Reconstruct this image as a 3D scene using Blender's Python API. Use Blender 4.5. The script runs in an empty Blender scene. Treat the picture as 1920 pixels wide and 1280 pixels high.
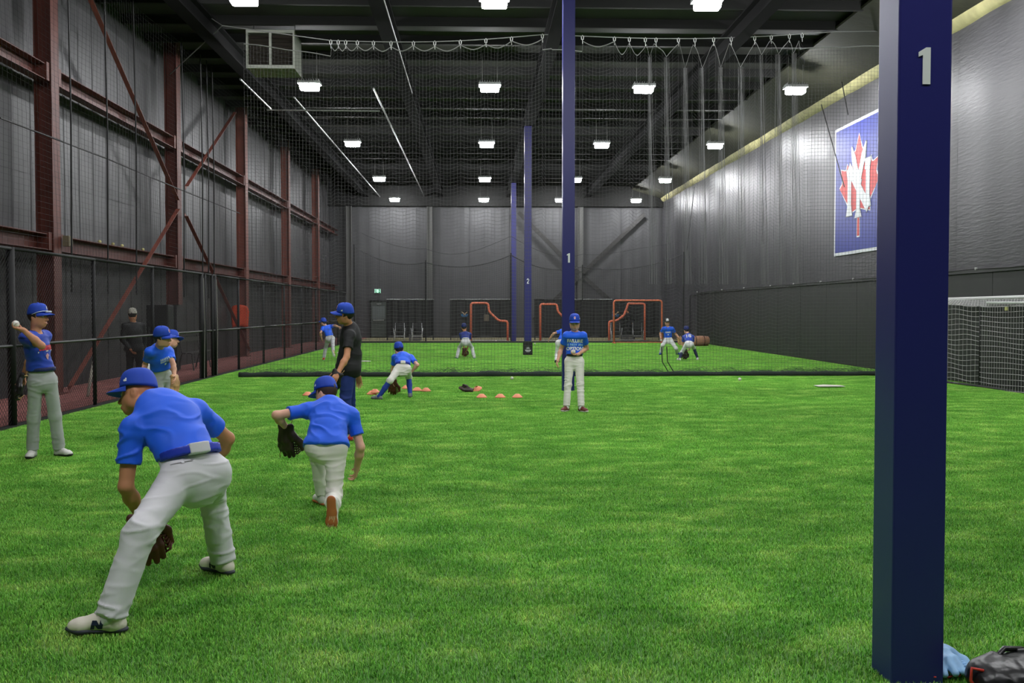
import bpy, bmesh, math, random
import numpy as np
from mathutils import Vector, Matrix, noise
from mathutils.bvhtree import BVHTree

# ------------------------------------------------------------------ camera, world, exposure
random.seed(7); rng = np.random.default_rng(11)
SC = bpy.context.scene
COL = SC.collection
FPX, CAMH = 1850.0, 1.58
VPX, VPY = 896.0, 581.0
PITCH = math.atan((640 - VPY) / FPX)
YAW = math.atan((960 - VPX) * math.cos(PITCH) / FPX)
fw = Vector((math.sin(YAW) * math.cos(PITCH), math.cos(YAW) * math.cos(PITCH), -math.sin(PITCH)))
rt = Vector((math.cos(YAW), -math.sin(YAW), 0))
up = rt.cross(fw)
cam_d = bpy.data.cameras.new('camera'); cam = bpy.data.objects.new('camera', cam_d); COL.objects.link(cam)
cam_d.sensor_width = 36.0; cam_d.lens = 36.0 * FPX / 1920.0; cam_d.clip_end = 200
mw = Matrix((( rt.x, up.x, -fw.x, 0), (rt.y, up.y, -fw.y, 0), (rt.z, up.z, -fw.z, CAMH), (0, 0, 0, 1)))
cam.matrix_world = mw
SC.camera = cam
world = bpy.data.worlds.new('world'); SC.world = world; world.use_nodes = True
world.node_tree.nodes['Background'].inputs[0].default_value = (0.01, 0.011, 0.012, 1)
world.node_tree.nodes['Background'].inputs[1].default_value = 1.0
SC.view_settings.view_transform = 'Standard'; SC.view_settings.look = 'None'
SC.view_settings.exposure = 0.0; SC.view_settings.gamma = 1.0; SC.view_settings.use_curve_mapping = False
LAMP_STRENGTH = 255.0      # radiance of the LED lenses, the only lights of the hall

# ------------------------------------------------------------------ picture measurement helpers
O3 = Vector((0, 0, CAMH))
def ray(px, py):
    return (fw + rt * ((px - 960) / FPX) + up * ((640 - py) / FPX))
def P(px, py, Y):
    d = ray(px, py); return O3 + d * (Y / d.y)
def G(px, py, z=0.0):
    d = ray(px, py); return O3 + d * ((z - CAMH) / d.z)
def onX(px, py, X):
    d = ray(px, py); return O3 + d * (X / d.x)

# ------------------------------------------------------------------ materials
def lin(c):
    return tuple(((x / 255) / 12.92 if x / 255 <= .04045 else ((x / 255 + .055) / 1.055) ** 2.4) for x in c)
MATS = {}
def M(name, rgb, rough=.6, metal=0.0, var=None, bump=None, spec=.5, emit=None, sheen=0.0):
    if name in MATS: return MATS[name]
    m = bpy.data.materials.new(name); m.use_nodes = True
    nt = m.node_tree; b = nt.nodes['Principled BSDF']
    c = lin(rgb)
    b.inputs['Base Color'].default_value = (*c, 1); b.inputs['Roughness'].default_value = rough
    b.inputs['Metallic'].default_value = metal; b.inputs['Specular IOR Level'].default_value = spec
    if sheen: b.inputs['Sheen Weight'].default_value = sheen
    if var or bump:
        tc = nt.nodes.new('ShaderNodeTexCoord')
    if var:
        sc, amt = var[:2]
        mp = nt.nodes.new('ShaderNodeMapping'); mp.inputs['Scale'].default_value = var[2] if len(var) > 2 else (1, 1, 1)
        n = nt.nodes.new('ShaderNodeTexNoise'); n.inputs['Scale'].default_value = sc; n.inputs['Detail'].default_value = 5
        mr = nt.nodes.new('ShaderNodeMapRange'); mr.inputs[1].default_value = .3; mr.inputs[2].default_value = .7
        mr.inputs[3].default_value = 1 - amt; mr.inputs[4].default_value = 1 + amt
        mx = nt.nodes.new('ShaderNodeMix'); mx.data_type = 'RGBA'; mx.blend_type = 'MULTIPLY'; mx.inputs[0].default_value = 1
        mx.inputs[6].default_value = (*c, 1)
        nt.links.new(tc.outputs['Object'], mp.inputs[0]); nt.links.new(mp.outputs[0], n.inputs['Vector'])
        nt.links.new(n.outputs[0], mr.inputs[0]); nt.links.new(mr.outputs[0], mx.inputs[7]); nt.links.new(mx.outputs[2], b.inputs['Base Color'])
    if bump:
        sc, st = bump[:2]
        mp = nt.nodes.new('ShaderNodeMapping'); mp.inputs['Scale'].default_value = bump[2] if len(bump) > 2 else (1, 1, 1)
        n = nt.nodes.new('ShaderNodeTexNoise'); n.inputs['Scale'].default_value = sc; n.inputs['Detail'].default_value = 3
        bp = nt.nodes.new('ShaderNodeBump'); bp.inputs['Strength'].default_value = st; bp.inputs['Distance'].default_value = bump[3] if len(bump) > 3 else .02
        nt.links.new(tc.outputs['Object'], mp.inputs[0]); nt.links.new(mp.outputs[0], n.inputs['Vector'])
        nt.links.new(n.outputs[0], bp.inputs['Height']); nt.links.new(bp.outputs[0], b.inputs['Normal'])
    if emit:
        b.inputs['Emission Color'].default_value = (*lin(emit[0]), 1); b.inputs['Emission Strength'].default_value = emit[1]
    MATS[name] = m
    return m

# ------------------------------------------------------------------ objects
def mark(o, label=None, cat=None, group=None, kind=None):
    if label: o['label'] = label
    if cat: o['category'] = cat
    if group: o['group'] = group
    if kind: o['kind'] = kind
    return o
def empty(name, loc=(0, 0, 0), rz=0.0, label=None, cat=None, group=None, kind=None):
    o = bpy.data.objects.new(name, None); COL.objects.link(o); o.location = loc; o.rotation_euler = (0, 0, rz)
    o.empty_display_size = .1
    return mark(o, label, cat, group, kind)
def link(name, me, mat=None, parent=None):
    if mat is not None:
        me.materials.clear(); me.materials.append(mat)
    o = bpy.data.objects.new(name, me); COL.objects.link(o)
    if parent is not None: o.parent = parent
    return o
def inst(name, src, parent=None, loc=(0, 0, 0), rot=None, mat=None):
    """another object sharing the mesh of src"""
    me = src.data if isinstance(src, bpy.types.Object) else src
    o = bpy.data.objects.new(name, me); COL.objects.link(o)
    if parent is not None: o.parent = parent
    o.location = loc
    if rot is not None: o.rotation_euler = rot
    return o
def copy_tree(o, parent=None):
    c = o.copy(); COL.objects.link(c)
    if parent is not None: c.parent = parent
    for ch in list(o.children): copy_tree(ch, c)
    return c

class MB:
    def __init__(s): s.v = []; s.f = []; s.n = 0
    def add(s, vs, fs):
        vs = np.asarray(vs, float).reshape(-1, 3); s.v.append(vs)
        b = s.n
        s.f.extend([tuple(i + b for i in f) for f in fs]); s.n += len(vs); return s
    def box(s, lo, hi):
        (a, b, c), (d, e, f) = lo, hi
        return s.add([(a,b,c),(d,b,c),(d,e,c),(a,e,c),(a,b,f),(d,b,f),(d,e,f),(a,e,f)],
                     [(0,3,2,1),(4,5,6,7),(0,1,5,4),(1,2,6,5),(2,3,7,6),(3,0,4,7)])
    def beam(s, a, b, w, d, side=None):
        """rectangular bar a->b; w along side axis, d along the third"""
        a = Vector(a); b = Vector(b); t = (b - a).normalized()
        sd = Vector(side) if side is not None else (Vector((1, 0, 0)) if abs(t.z) > .9 else Vector((0, 0, 1)))
        sd = (sd - t * sd.dot(t)).normalized(); th = t.cross(sd)
        vs = []
        for p in (a, b):
            for i, j in ((-1, -1), (1, -1), (1, 1), (-1, 1)): vs.append(p + sd * (w / 2 * i) + th * (d / 2 * j))
        return s.add(vs, [(0,3,2,1),(4,5,6,7),(0,1,5,4),(1,2,6,5),(2,3,7,6),(3,0,4,7)])
    def tube(s, pts, r, n=8, caps=True, closed=False):
        pts = [Vector(p) for p in pts]; m = len(pts)
        rs = r if isinstance(r, (list, tuple)) else [r] * m
        T = []
        for i in range(m):
            a = pts[i - 1] if (i > 0 or closed) else pts[i]
            b = pts[(i + 1) % m] if (i < m - 1 or closed) else pts[i]
            T.append((b - a).normalized())
        ref = Vector((0, 0, 1)) if abs(T[0].z) < .9 else Vector((1, 0, 0))
        u = (ref - T[0] * ref.dot(T[0])).normalized(); vs = []
        for i in range(m):
            u = (u - T[i] * u.dot(T[i]))
            u = u.normalized() if u.length > 1e-6 else T[i].orthogonal().normalized()
            w = T[i].cross(u)
            for k in range(n):
                a = 2 * math.pi * k / n; vs.append(pts[i] + (u * math.cos(a) + w * math.sin(a)) * rs[i])
        fs = []
        for i in range(m if closed else m - 1):
            for k in range(n):
                k2 = (k + 1) % n; i2 = (i + 1) % m
                fs.append((i * n + k, i * n + k2, i2 * n + k2, i2 * n + k))
        if caps and not closed:
            fs.append(tuple(range(n - 1, -1, -1))); fs.append(tuple((m - 1) * n + k for k in range(n)))
        return s.add(vs, fs)
    def strands(s, polys, r):
        """many thin three sided cords; polys (k, m, 3)"""
        polys = np.asarray(polys, float); k, m, _ = polys.shape
        d = polys[:, -1] - polys[:, 0]; d /= np.linalg.norm(d, axis=1, keepdims=True) + 1e-9
        ref = np.where(np.abs(d[:, 2:3]) < .9, np.array([[0, 0, 1.]]), np.array([[1., 0, 0]]))
        u = np.cross(d, ref); u /= np.linalg.norm(u, axis=1, keepdims=True); w = np.cross(d, u)
        offs = np.stack([u * math.cos(a) * r + w * math.sin(a) * r for a in (0.3, 0.3 + 2.094, 0.3 + 4.189)], 1)
        V = (polys[:, :, None, :] + offs[:, None, :, :]).reshape(-1, 3)
        fs = []
        for q in range(k):
            b0 = q * m * 3
            for i in range(m - 1):
                b = b0 + i * 3
                fs.append((b, b + 1, b + 4, b + 3)); fs.append((b + 1, b + 2, b + 5, b + 4)); fs.append((b + 2, b, b + 3, b + 5))
        return s.add(V, fs)
    def lathe(s, prof, n=24, c=(0, 0, 0), sx=1, sy=1):
        vs = []; fs = []; m = len(prof)
        for r, z in prof:
            for k in range(n):
                a = 2 * math.pi * k / n; vs.append((c[0] + r * sx * math.cos(a), c[1] + r * sy * math.sin(a), c[2] + z))
        for i in range(m - 1):
            for k in range(n):
                k2 = (k + 1) % n; fs.append((i * n + k, i * n + k2, (i + 1) * n + k2, (i + 1) * n + k))
        return s.add(vs, fs)
    def plate(s, poly, mp, t):
        """extruded outline; mp(a, b, depth) -> xyz"""
        n = len(poly); vs = [mp(a, b, 0) for a, b in poly] + [mp(a, b, t) for a, b in poly]
        fs = [tuple(range(n - 1, -1, -1)), tuple(range(n, 2 * n))]
        for i in range(n): j = (i + 1) % n; fs.append((i, j, n + j, n + i))
        return s.add(vs, fs)
    def mesh(s, name='mesh', smooth=False, bevel=0.0, tri=False):
        me = bpy.data.meshes.new(name)
        me.from_pydata(np.concatenate(s.v).tolist(), [], s.f); me.update()
        if bevel or tri:
            bm = bmesh.new(); bm.from_mesh(me)
            bmesh.ops.recalc_face_normals(bm, faces=bm.faces)
            if bevel:
                es = [e for e in bm.edges if len(e.link_faces) == 2 and e.calc_face_angle(0) > .5]
                bmesh.ops.bevel(bm, geom=es, offset=bevel, segments=2, profile=.6, affect='EDGES', clamp_overlap=True)
            if tri: bmesh.ops.triangulate(bm, faces=bm.faces)
            bm.to_mesh(me); bm.free()
        if smooth: me.polygons.foreach_set('use_smooth', [True] * len(me.polygons))
        return me
    def obj(s, name, mat, parent=None, smooth=False, bevel=0.0):
        return link(name, s.mesh(name, smooth, bevel), mat, parent)

# ------------------------------------------------------------------ implicit surfaces -> continuous meshes
class Field:
    def __init__(s): s.pr = []
    def cone(s, a, b, ra, rb, k=.02, flat=None, cuts=(), op='u'):
        s.pr.append(('c', np.array(a, float), np.array(b, float), ra, rb, k, flat, cuts, op)); return s
    def ell(s, c, R, rad, k=.02, cuts=(), op='u'):
        s.pr.append(('e', np.array(c, float), np.array(R, float), np.array(rad, float), 0, k, None, cuts, op)); return s
    def mesh(s, name, h, fine=(), smooth=True, relax=0):
        lo = np.full(3, 1e9); hi = -lo
        for p in s.pr:
            if p[8] != 'u': continue
            if p[0] == 'c':
                R = max(p[3], p[4]); a = np.minimum(p[1], p[2]) - R; b = np.maximum(p[1], p[2]) + R
            else:
                R = p[3].max(); a = p[1] - R; b = p[1] + R
            lo = np.minimum(lo, a); hi = np.maximum(hi, b)
        lo -= 2 * h; hi += 2 * h
        ax = []
        for d in range(3):
            xs = [lo[d]]
            while xs[-1] < hi[d]:
                x = xs[-1]; st = h
                for (fl, fh, fs) in fine:
                    if fl[d] - h < x < fh[d]: st = min(st, fs)
                xs.append(x + st)
            ax.append(np.array(xs))
        X, Y, Z = ax
        F = np.full((len(X), len(Y), len(Z)), .2, np.float32)
        for (ty, p1, p2, p3, p4, k, flat, cuts, op) in s.pr:
            if ty == 'c':
                R = max(p3, p4); a = np.minimum(p1, p2) - R; b = np.maximum(p1, p2) + R
            else:
                R = p3.max(); a = p1 - R; b = p1 + R
            mg = k + 2.5 * h; sl = []
            for d in range(3):
                i0 = max(0, np.searchsorted(ax[d], a[d] - mg) - 1); i1 = min(len(ax[d]), np.searchsorted(ax[d], b[d] + mg) + 1)
                sl.append(slice(i0, i1))
            sl = tuple(sl)
            qx = X[sl[0]].astype(np.float32)[:, None, None]; qy = Y[sl[1]].astype(np.float32)[None, :, None]; qz = Z[sl[2]].astype(np.float32)[None, None, :]
            if ty == 'c':
                x, y, z = qx - p1[0], qy - p1[1], qz - p1[2]; ba = p2 - p1
                if flat is not None:
                    dv = np.array(flat[0], float); g = 1 / flat[1] - 1
                    cc = (x * dv[0] + y * dv[1] + z * dv[2]) * g
                    x = x + cc * dv[0]; y = y + cc * dv[1]; z = z + cc * dv[2]; ba = ba + dv * (ba.dot(dv) * g)
                bb = ba.dot(ba) + 1e-12
                t = np.clip((x * ba[0] + y * ba[1] + z * ba[2]) / bb, 0, 1)
                D = np.sqrt((x - t * ba[0]) ** 2 + (y - t * ba[1]) ** 2 + (z - t * ba[2]) ** 2) - (p3 + (p4 - p3) * t)
            else:
                x, y, z = qx - p1[0], qy - p1[1], qz - p1[2]
                l = [(x * p2[i][0] + y * p2[i][1] + z * p2[i][2]) / p3[i] for i in range(3)]
                n = np.sqrt(l[0] ** 2 + l[1] ** 2 + l[2] ** 2)
                D = (n - 1) * float(p3.min())
            for (cp, cn) in cuts:
                D = np.maximum(D, (qx - cp[0]) * cn[0] + (qy - cp[1]) * cn[1] + (qz - cp[2]) * cn[2])
            S = F[sl]
            if op == 'u':
                hh = np.maximum(k - np.abs(S - D), 0) / k
                F[sl] = np.minimum(S, D) - hh * hh * k * .25
            elif op == 's':
                hh = np.maximum(k - np.abs(S + D), 0) / k
                F[sl] = np.maximum(S, -D) + hh * hh * k * .25
        return surface_nets(name, F, X, Y, Z, smooth, relax)

def surface_nets(name, F, X, Y, Z, smooth=True, relax=0):
    I = F < 0
    nx, ny, nz = F.shape
    cnt = np.zeros((nx - 1, ny - 1, nz - 1), np.int8)
    for dx in (0, 1):
        for dy in (0, 1):
            for dz in (0, 1):
                cnt += I[dx:nx - 1 + dx, dy:ny - 1 + dy, dz:nz - 1 + dz]
    act = (cnt > 0) & (cnt < 8)
    idx = np.full(act.shape, -1, np.int64)
    ci, cj, ck = np.nonzero(act); N = len(ci); idx[ci, cj, ck] = np.arange(N)
    acc = np.zeros((N, 3)); num = np.zeros(N)
    corners = [(a, b, c) for a in (0, 1) for b in (0, 1) for c in (0, 1)]
    for a in corners:
        for d in range(3):
            if a[d] == 1: continue
            b = list(a); b[d] = 1
            fa = F[ci + a[0], cj + a[1], ck + a[2]].astype(float); fb = F[ci + b[0], cj + b[1], ck + b[2]].astype(float)
            cr = (fa < 0) != (fb < 0)
            t = np.where(cr, fa / np.where(cr, fa - fb, 1), 0)
            pa = np.stack([X[ci + a[0]], Y[cj + a[1]], Z[ck + a[2]]], 1); pb = np.stack([X[ci + b[0]], Y[cj + b[1]], Z[ck + b[2]]], 1)
            acc += np.where(cr[:, None], pa + (pb - pa) * t[:, None], 0); num += cr
    V = acc / num[:, None]
    quads = []
    for d in range(3):
        sa = [slice(None)] * 3; sb = [slice(None)] * 3; sa[d] = slice(0, -1); sb[d] = slice(1, None)
        A = I[tuple(sa)]; B = I[tuple(sb)]
        ch = A != B
        e, f = [q for q in range(3) if q != d]
        i = list(np.nonzero(ch)); inside = A[tuple(i)]
        ok = np.ones(len(i[0]), bool)
        for q in (e, f): ok &= (i[q] > 0) & (i[q] < F.shape[q] - 1)
        i = [w[ok] for w in i]; inside = inside[ok]
        def cell(de, df):
            j = list(i); j[e] = j[e] + de; j[f] = j[f] + df
            return idx[j[0], j[1], j[2]]
        q = np.stack([cell(-1, -1), cell(0, -1), cell(0, 0), cell(-1, 0)], 1)
        flip = inside if d != 1 else ~inside
        q = np.where(flip[:, None], q, q[:, ::-1])
        quads.append(q)
    Q = np.concatenate(quads)
    for _ in range(relax):
        sm = np.zeros_like(V); c = np.zeros(len(V))
        for a in range(4):
            b = (a + 1) % 4
            np.add.at(sm, Q[:, a], V[Q[:, b]]); np.add.at(c, Q[:, a], 1)
            np.add.at(sm, Q[:, b], V[Q[:, a]]); np.add.at(c, Q[:, b], 1)
        V = V * .4 + .6 * sm / c[:, None]
    me = bpy.data.meshes.new(name)
    me.vertices.add(len(V)); me.vertices.foreach_set('co', V.ravel())
    me.loops.add(Q.size); me.loops.foreach_set('vertex_index', Q.ravel().astype(np.int32))
    me.polygons.add(len(Q)); me.polygons.foreach_set('loop_start', np.arange(0, Q.size, 4, dtype=np.int32))
    me.update(calc_edges=True); me.validate()
    if smooth: me.polygons.foreach_set('use_smooth', [True] * len(me.polygons))
    return me

def unit(v): v = Vector(v); return v.normalized()
def text_mesh(body, size, bold=0.0):
    cu = bpy.data.curves.new('lettering', 'FONT'); cu.body = body; cu.size = size; cu.align_x = 'CENTER'; cu.align_y = 'CENTER'; cu.offset = bold
    cu.resolution_u = 3
    o = bpy.data.objects.new('lettering', cu); COL.objects.link(o)
    dg = bpy.context.evaluated_depsgraph_get(); dg.update()
    me = bpy.data.meshes.new_from_object(o.evaluated_get(dg)); bpy.data.objects.remove(o)
    return me
def conform(me, name, target, origin, xa, ya, mat, parent, eps=.003, cuts=1, back=.5, smooth=False):
    """wrap a flat shape (a, b plane) on to a target mesh, looking along -(xa x ya)"""
    xa = unit(xa); ya = unit(ya); za = xa.cross(ya).normalized()
    bm = bmesh.new(); bm.from_mesh(me); bmesh.ops.triangulate(bm, faces=bm.faces)
    if cuts: bmesh.ops.subdivide_edges(bm, edges=bm.edges[:], cuts=cuts, use_grid_fill=True)
    tb = bmesh.new(); tb.from_mesh(target); bvh = BVHTree.FromBMesh(tb)
    last = Vector(origin)
    for v in bm.verts:
        p = Vector(origin) + xa * v.co.x + ya * v.co.y + za * back
        hit = bvh.ray_cast(p, -za)
        if hit[0] is not None:
            v.co = hit[0] + za * eps; last = v.co.copy()
        else:
            v.co = Vector(origin) + xa * v.co.x + ya * v.co.y + za * (last - Vector(origin)).dot(za)
    r = bmesh.ops.extrude_face_region(bm, geom=bm.faces[:])
    for v in [g for g in r['geom'] if isinstance(g, bmesh.types.BMVert)]: v.co += za * .0015
    bmesh.ops.recalc_face_normals(bm, faces=bm.faces)
    out = bpy.data.meshes.new(name); bm.to_mesh(out); bm.free(); tb.free()
    return link(name, out, mat, parent)
def flat_mesh(polys):
    m = MB()
    for p in polys: m.add([(a, b, 0) for a, b in p], [tuple(range(len(p)))])
    return m.mesh('shape')
# ------------------------------------------------------------------ the hall
XL, XR, YB, YF, ZC = -8.45, 10.6, 56.5, -9.0, 8.6
FENX, TURF_END, NETY = -6.25, 47.0, 23.3
m_wallL = M('siding_grey', (70, 69, 71), .5, var=(1.2, .12, (1, 1, .25)), bump=(3, .25, (1, 1, .2), .02))
m_wallR = M('wall_fabric', (68, 67, 70), .40, var=(.9, .10, (1, 1, .2)), bump=(6, .3, (1, .5, 4), .02), spec=.55)
m_back = M('back_fabric', (70, 70, 72), .6, var=(.7, .12), bump=(1.5, .3, (1, 1, .3), .03))
m_pad = M('wall_pad_black', (37, 38, 37), .55, var=(1.5, .08), bump=(4, .1))
m_ceil = M('ceiling_deck', (44, 43, 41), .8, var=(.8, .2))
m_dark = M('ceiling_steel', (20, 20, 19), .85)
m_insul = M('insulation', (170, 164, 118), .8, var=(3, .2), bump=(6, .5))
m_black = M('black_steel', (20, 20, 20), .6)
m_redfloor = M('red_rubber', (146, 88, 82), .85, var=(4, .25), bump=(20, .3))
m_cagefloor = M('cage_turf', (136, 130, 94), .9, var=(3, .25), bump=(40, .4))
m_rust = M('primer_red', (88, 40, 30), .55, var=(2.5, .18), bump=(15, .06))
m_rust2 = M('primer_red_bright', (122, 66, 54), .55, var=(2.5, .18), bump=(15, .06))
m_net = M('net_cord', (40, 40, 42), .7)
m_netl = M('net_cord_light', (78, 78, 78), .7)
m_white = M('white_paint', (225, 225, 222), .5)
m_steel = M('galvanised', (170, 172, 170), .35, .8)
m_cable = M('steel_cable', (150, 150, 148), .4, .6)

# turf colour: world position noise
def turf_mat(name, mul, blade):
    m = bpy.data.materials.new(name); m.use_nodes = True; nt = m.node_tree; b = nt.nodes['Principled BSDF']
    g = nt.nodes.new('ShaderNodeNewGeometry')
    def nz(scale, sc3, det):
        mp = nt.nodes.new('ShaderNodeMapping'); mp.inputs['Scale'].default_value = sc3
        n = nt.nodes.new('ShaderNodeTexNoise'); n.inputs['Scale'].default_value = scale; n.inputs['Detail'].default_value = det; n.inputs['Roughness'].default_value = .62
        nt.links.new(g.outputs['Position'], mp.inputs[0]); nt.links.new(mp.outputs[0], n.inputs['Vector']); return n
    n1 = nz(2.3, (.8, 1.2, .01), 8)
    cr = nt.nodes.new('ShaderNodeValToRGB'); e = cr.color_ramp
    e.elements[0].position = .30; e.elements[0].color = (*[x * mul for x in lin((76, 138, 46))], 1)
    e.elements[1].position = .52; e.elements[1].color = (*[x * mul for x in lin((106, 162, 66))], 1)
    x = e.elements.new(.70); x.color = (*[x * mul for x in lin((150, 188, 98))], 1)
    x = e.elements.new(.82); x.color = (*[x * mul for x in lin((182, 206, 130))], 1)
    nt.links.new(n1.outputs[0], cr.inputs[0])
    n2 = nz(.16, (1, 1.6, .01), 2)
    mr = nt.nodes.new('ShaderNodeMapRange'); mr.inputs[1].default_value = .35; mr.inputs[2].default_value = .65; mr.inputs[3].default_value = .88; mr.inputs[4].default_value = 1.1
    nt.links.new(n2.outputs[0], mr.inputs[0])
    mx = nt.nodes.new('ShaderNodeMix'); mx.data_type = 'RGBA'; mx.blend_type = 'MULTIPLY'; mx.inputs[0].default_value = 1
    nt.links.new(cr.outputs[0], mx.inputs[6]); nt.links.new(mr.outputs[0], mx.inputs[7]); last = mx.outputs[2]
    if blade:
        at = nt.nodes.new('ShaderNodeAttribute'); at.attribute_name = 'tint'
        m2 = nt.nodes.new('ShaderNodeMix'); m2.data_type = 'RGBA'; m2.blend_type = 'MULTIPLY'; m2.inputs[0].default_value = 1
        nt.links.new(last, m2.inputs[6]); nt.links.new(at.outputs['Color'], m2.inputs[7]); last = m2.outputs[2]
    nt.links.new(last, b.inputs['Base Color'])
    b.inputs['Roughness'].default_value = .55; b.inputs['Specular IOR Level'].default_value = .25
    return m
m_turf = turf_mat('turf_backing', .7, False); m_blade = turf_mat('turf_blades', 2.15, True)

def struct(o): o['kind'] = 'structure'; return o
# floors
mb = MB(); mb.box((FENX, YF, -.2), (XR, TURF_END, 0)); floor = struct(mb.obj('floor', m_turf))
mb = MB(); mb.box((XL, YF, -.2), (FENX, YB, -.002)); struct(mb.obj('floor', m_redfloor)); 
mb = MB(); mb.box((FENX, TURF_END, -.2), (XR, YB, -.002)); struct(mb.obj('floor', m_cagefloor))
mb = MB(); mb.box((FENX, TURF_END, 0), (XR - .1, TURF_END + .1, .10)); struct(mb.obj('trim_1', m_pad))
mb = MB(); mb.box((FENX + .1, 48.6, -.002), (7.6, 49.6, .015)); struct(mb.obj('trim_2', M('red_strip', (112, 56, 48), .8, var=(3, .2))))
mb = MB(); mb.box((FENX - .06, YF, 0), (FENX + .06, TURF_END, .035)); struct(mb.obj('trim_3', m_black))

# left wall: ribbed siding, each sheet a piece
wl = struct(MB().box((XL - .2, YF, -.2), (XL, YB, ZC + .3)).obj('wall_left', m_wallL))
def rib_sheet(y0, y1, z0, z1, mat):
    m = MB(); pr = []
    y = y0
    while y < y1 - .01:
        for dy, dx in ((0, .004), (.66, .004), (.68, .018), (.74, .018), (.76, .004)):
            if y + dy <= y1 + 1e-6: pr.append((y + dy, dx))
        y += .76
    vs = []; fs = []
    for y, dx in pr: vs += [(XL + dx, y, z0), (XL + dx, y, z1)]
    for i in range(len(pr) - 1): fs.append((2 * i, 2 * i + 1, 2 * i + 3, 2 * i + 2))
    m.add(vs, fs); return m
m_low = M('siding_black', (46, 45, 45), .6, var=(1.2, .15, (1, 1, .25)))
y = YF
while y < YB:
    y1 = min(y + 3.04, YB)
    rib_sheet(y + .01, y1, 2.75, ZC, m_wallL).obj('siding_sheet', m_wallL, wl)
    rib_sheet(y + .01, y1, 0, 2.74, m_low).obj('siding_sheet', m_low, wl)
    y += 3.04
# back wall with its hung sheets
wb = struct(MB().box((XL - .2, YB, -.2), (XR + .2, YB + .2, ZC + .3)).obj('wall_back', m_back))
xs = [XL, -5.6, -2.85, -.5, 1.8, 3.9, 5.8, 8.2, XR]
for a, b in zip(xs[:-1], xs[1:]):
    m = MB(); n = 14; vs = []; fs = []
    for i in range(n + 1):
        x = a + .012 + (b - a - .024) * i / n; d = .03 + .02 * math.sin(i * 1.9 + a)
        vs += [(x, YB - d, 0.0), (x, YB - d, 7.45)]
    for i in range(n): fs.append((2 * i, 2 * i + 2, 2 * i + 3, 2 * i + 1))
    m.add(vs, fs); m.obj('wall_sheet', m_back, wb, smooth=True)
struct(MB().box((XL, YB - .5, 7.45), (XR, YB, ZC)).obj('trim_4', m_dark))
# right wall with upper sheets, lower pads, ledge
wr = struct(MB().box((XR, YF, -.2), (XR + .2, YB, ZC + .3)).obj('wall_right', m_wallR))
y = YF
while y < YB - .1:
    y1 = min(y + 3.05, YB - .06); n = 12; vs = []; fs = []; m = MB()
    for i in range(n + 1):
        yy = y + .006 + (y1 - y - .012) * i / n
        d = .035 + .012 * math.sin(i * math.pi / n) + .006 * math.sin(yy * 4.1)
        vs += [(XR - d, yy, 0.0 if y > TURF_END - 1 else 2.3), (XR - d, yy, 7.72)]
    for i in range(n): fs.append((2 * i, 2 * i + 1, 2 * i + 3, 2 * i + 2))
    m.add(vs, fs); m.obj('wall_sheet', m_wallR, wr, smooth=True)
    y += 3.05
y = YF
while y < TURF_END - .1:
    y1 = min(y + 2.4, TURF_END)
    MB().box((XR - .11, y + .004, 0.02), (XR - .0, y1 - .004, 2.36)).obj('wall_pad', m_pad, wr, bevel=.012)
    y += 2.4
tr = struct(MB().box((XR - .15, YF, 2.36), (XR, TURF_END, 2.42)).obj('trim_5', M('ledge_dark', (62, 62, 62), .5)))
MB().tube([(XR - .16, y, 2.43 + .012 * math.sin(y * 1.9)) for y in np.arange(YF, TURF_END, .8)], .012, 6).obj('cable', m_black, tr)
mb0 = MB(); mb0.box((-.02, -.02, 0), (.02, .02, .05)); clip = mb0.obj('clip', m_white, tr); clip.location = (XR - .15, 20.4, 2.42)
for yy in (22.0, 23.7, 27.2, 29.8, 32.4, 35.0, 38.5, 42.0, 46.8): inst('clip', clip, tr, (XR - .15, yy, 2.42))
# insulation roll where wall meets roof
m = MB(); n = 70; vs = []; fs = []
for i in range(n + 1):
    yy = YF + (YB - .6 - YF) * i / n; k = .02 * math.sin(yy * 2.3) + .02 * math.sin(yy * .9 + 1)
    vs += [(XR - .03, yy, 7.70 + k * .4), (XR - .13, yy, 7.73 + k), (XR - .20, yy, 7.82 + k), (XR - .26, yy, 7.93 + k), (XR - .26, yy, 8.0)]
for i in range(n):
    for j in range(4): a = i * 5 + j; fs.append((a, a + 1, a + 6, a + 5))
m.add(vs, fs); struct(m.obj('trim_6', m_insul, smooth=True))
struct(MB().box((XL - .2, YF - .2, -.2), (XR + .2, YF, ZC + .3)).obj('wall_front', m_back))
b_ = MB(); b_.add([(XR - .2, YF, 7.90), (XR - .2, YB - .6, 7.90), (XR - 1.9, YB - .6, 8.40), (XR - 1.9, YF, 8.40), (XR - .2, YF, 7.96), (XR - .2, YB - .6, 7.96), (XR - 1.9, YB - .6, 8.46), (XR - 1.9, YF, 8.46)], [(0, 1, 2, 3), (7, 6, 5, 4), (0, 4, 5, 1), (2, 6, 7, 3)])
struct(b_.obj('trim_7', M('insulation_olive', (48, 48, 33), .85, var=(1.5, .2), bump=(5, .5))))
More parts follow.
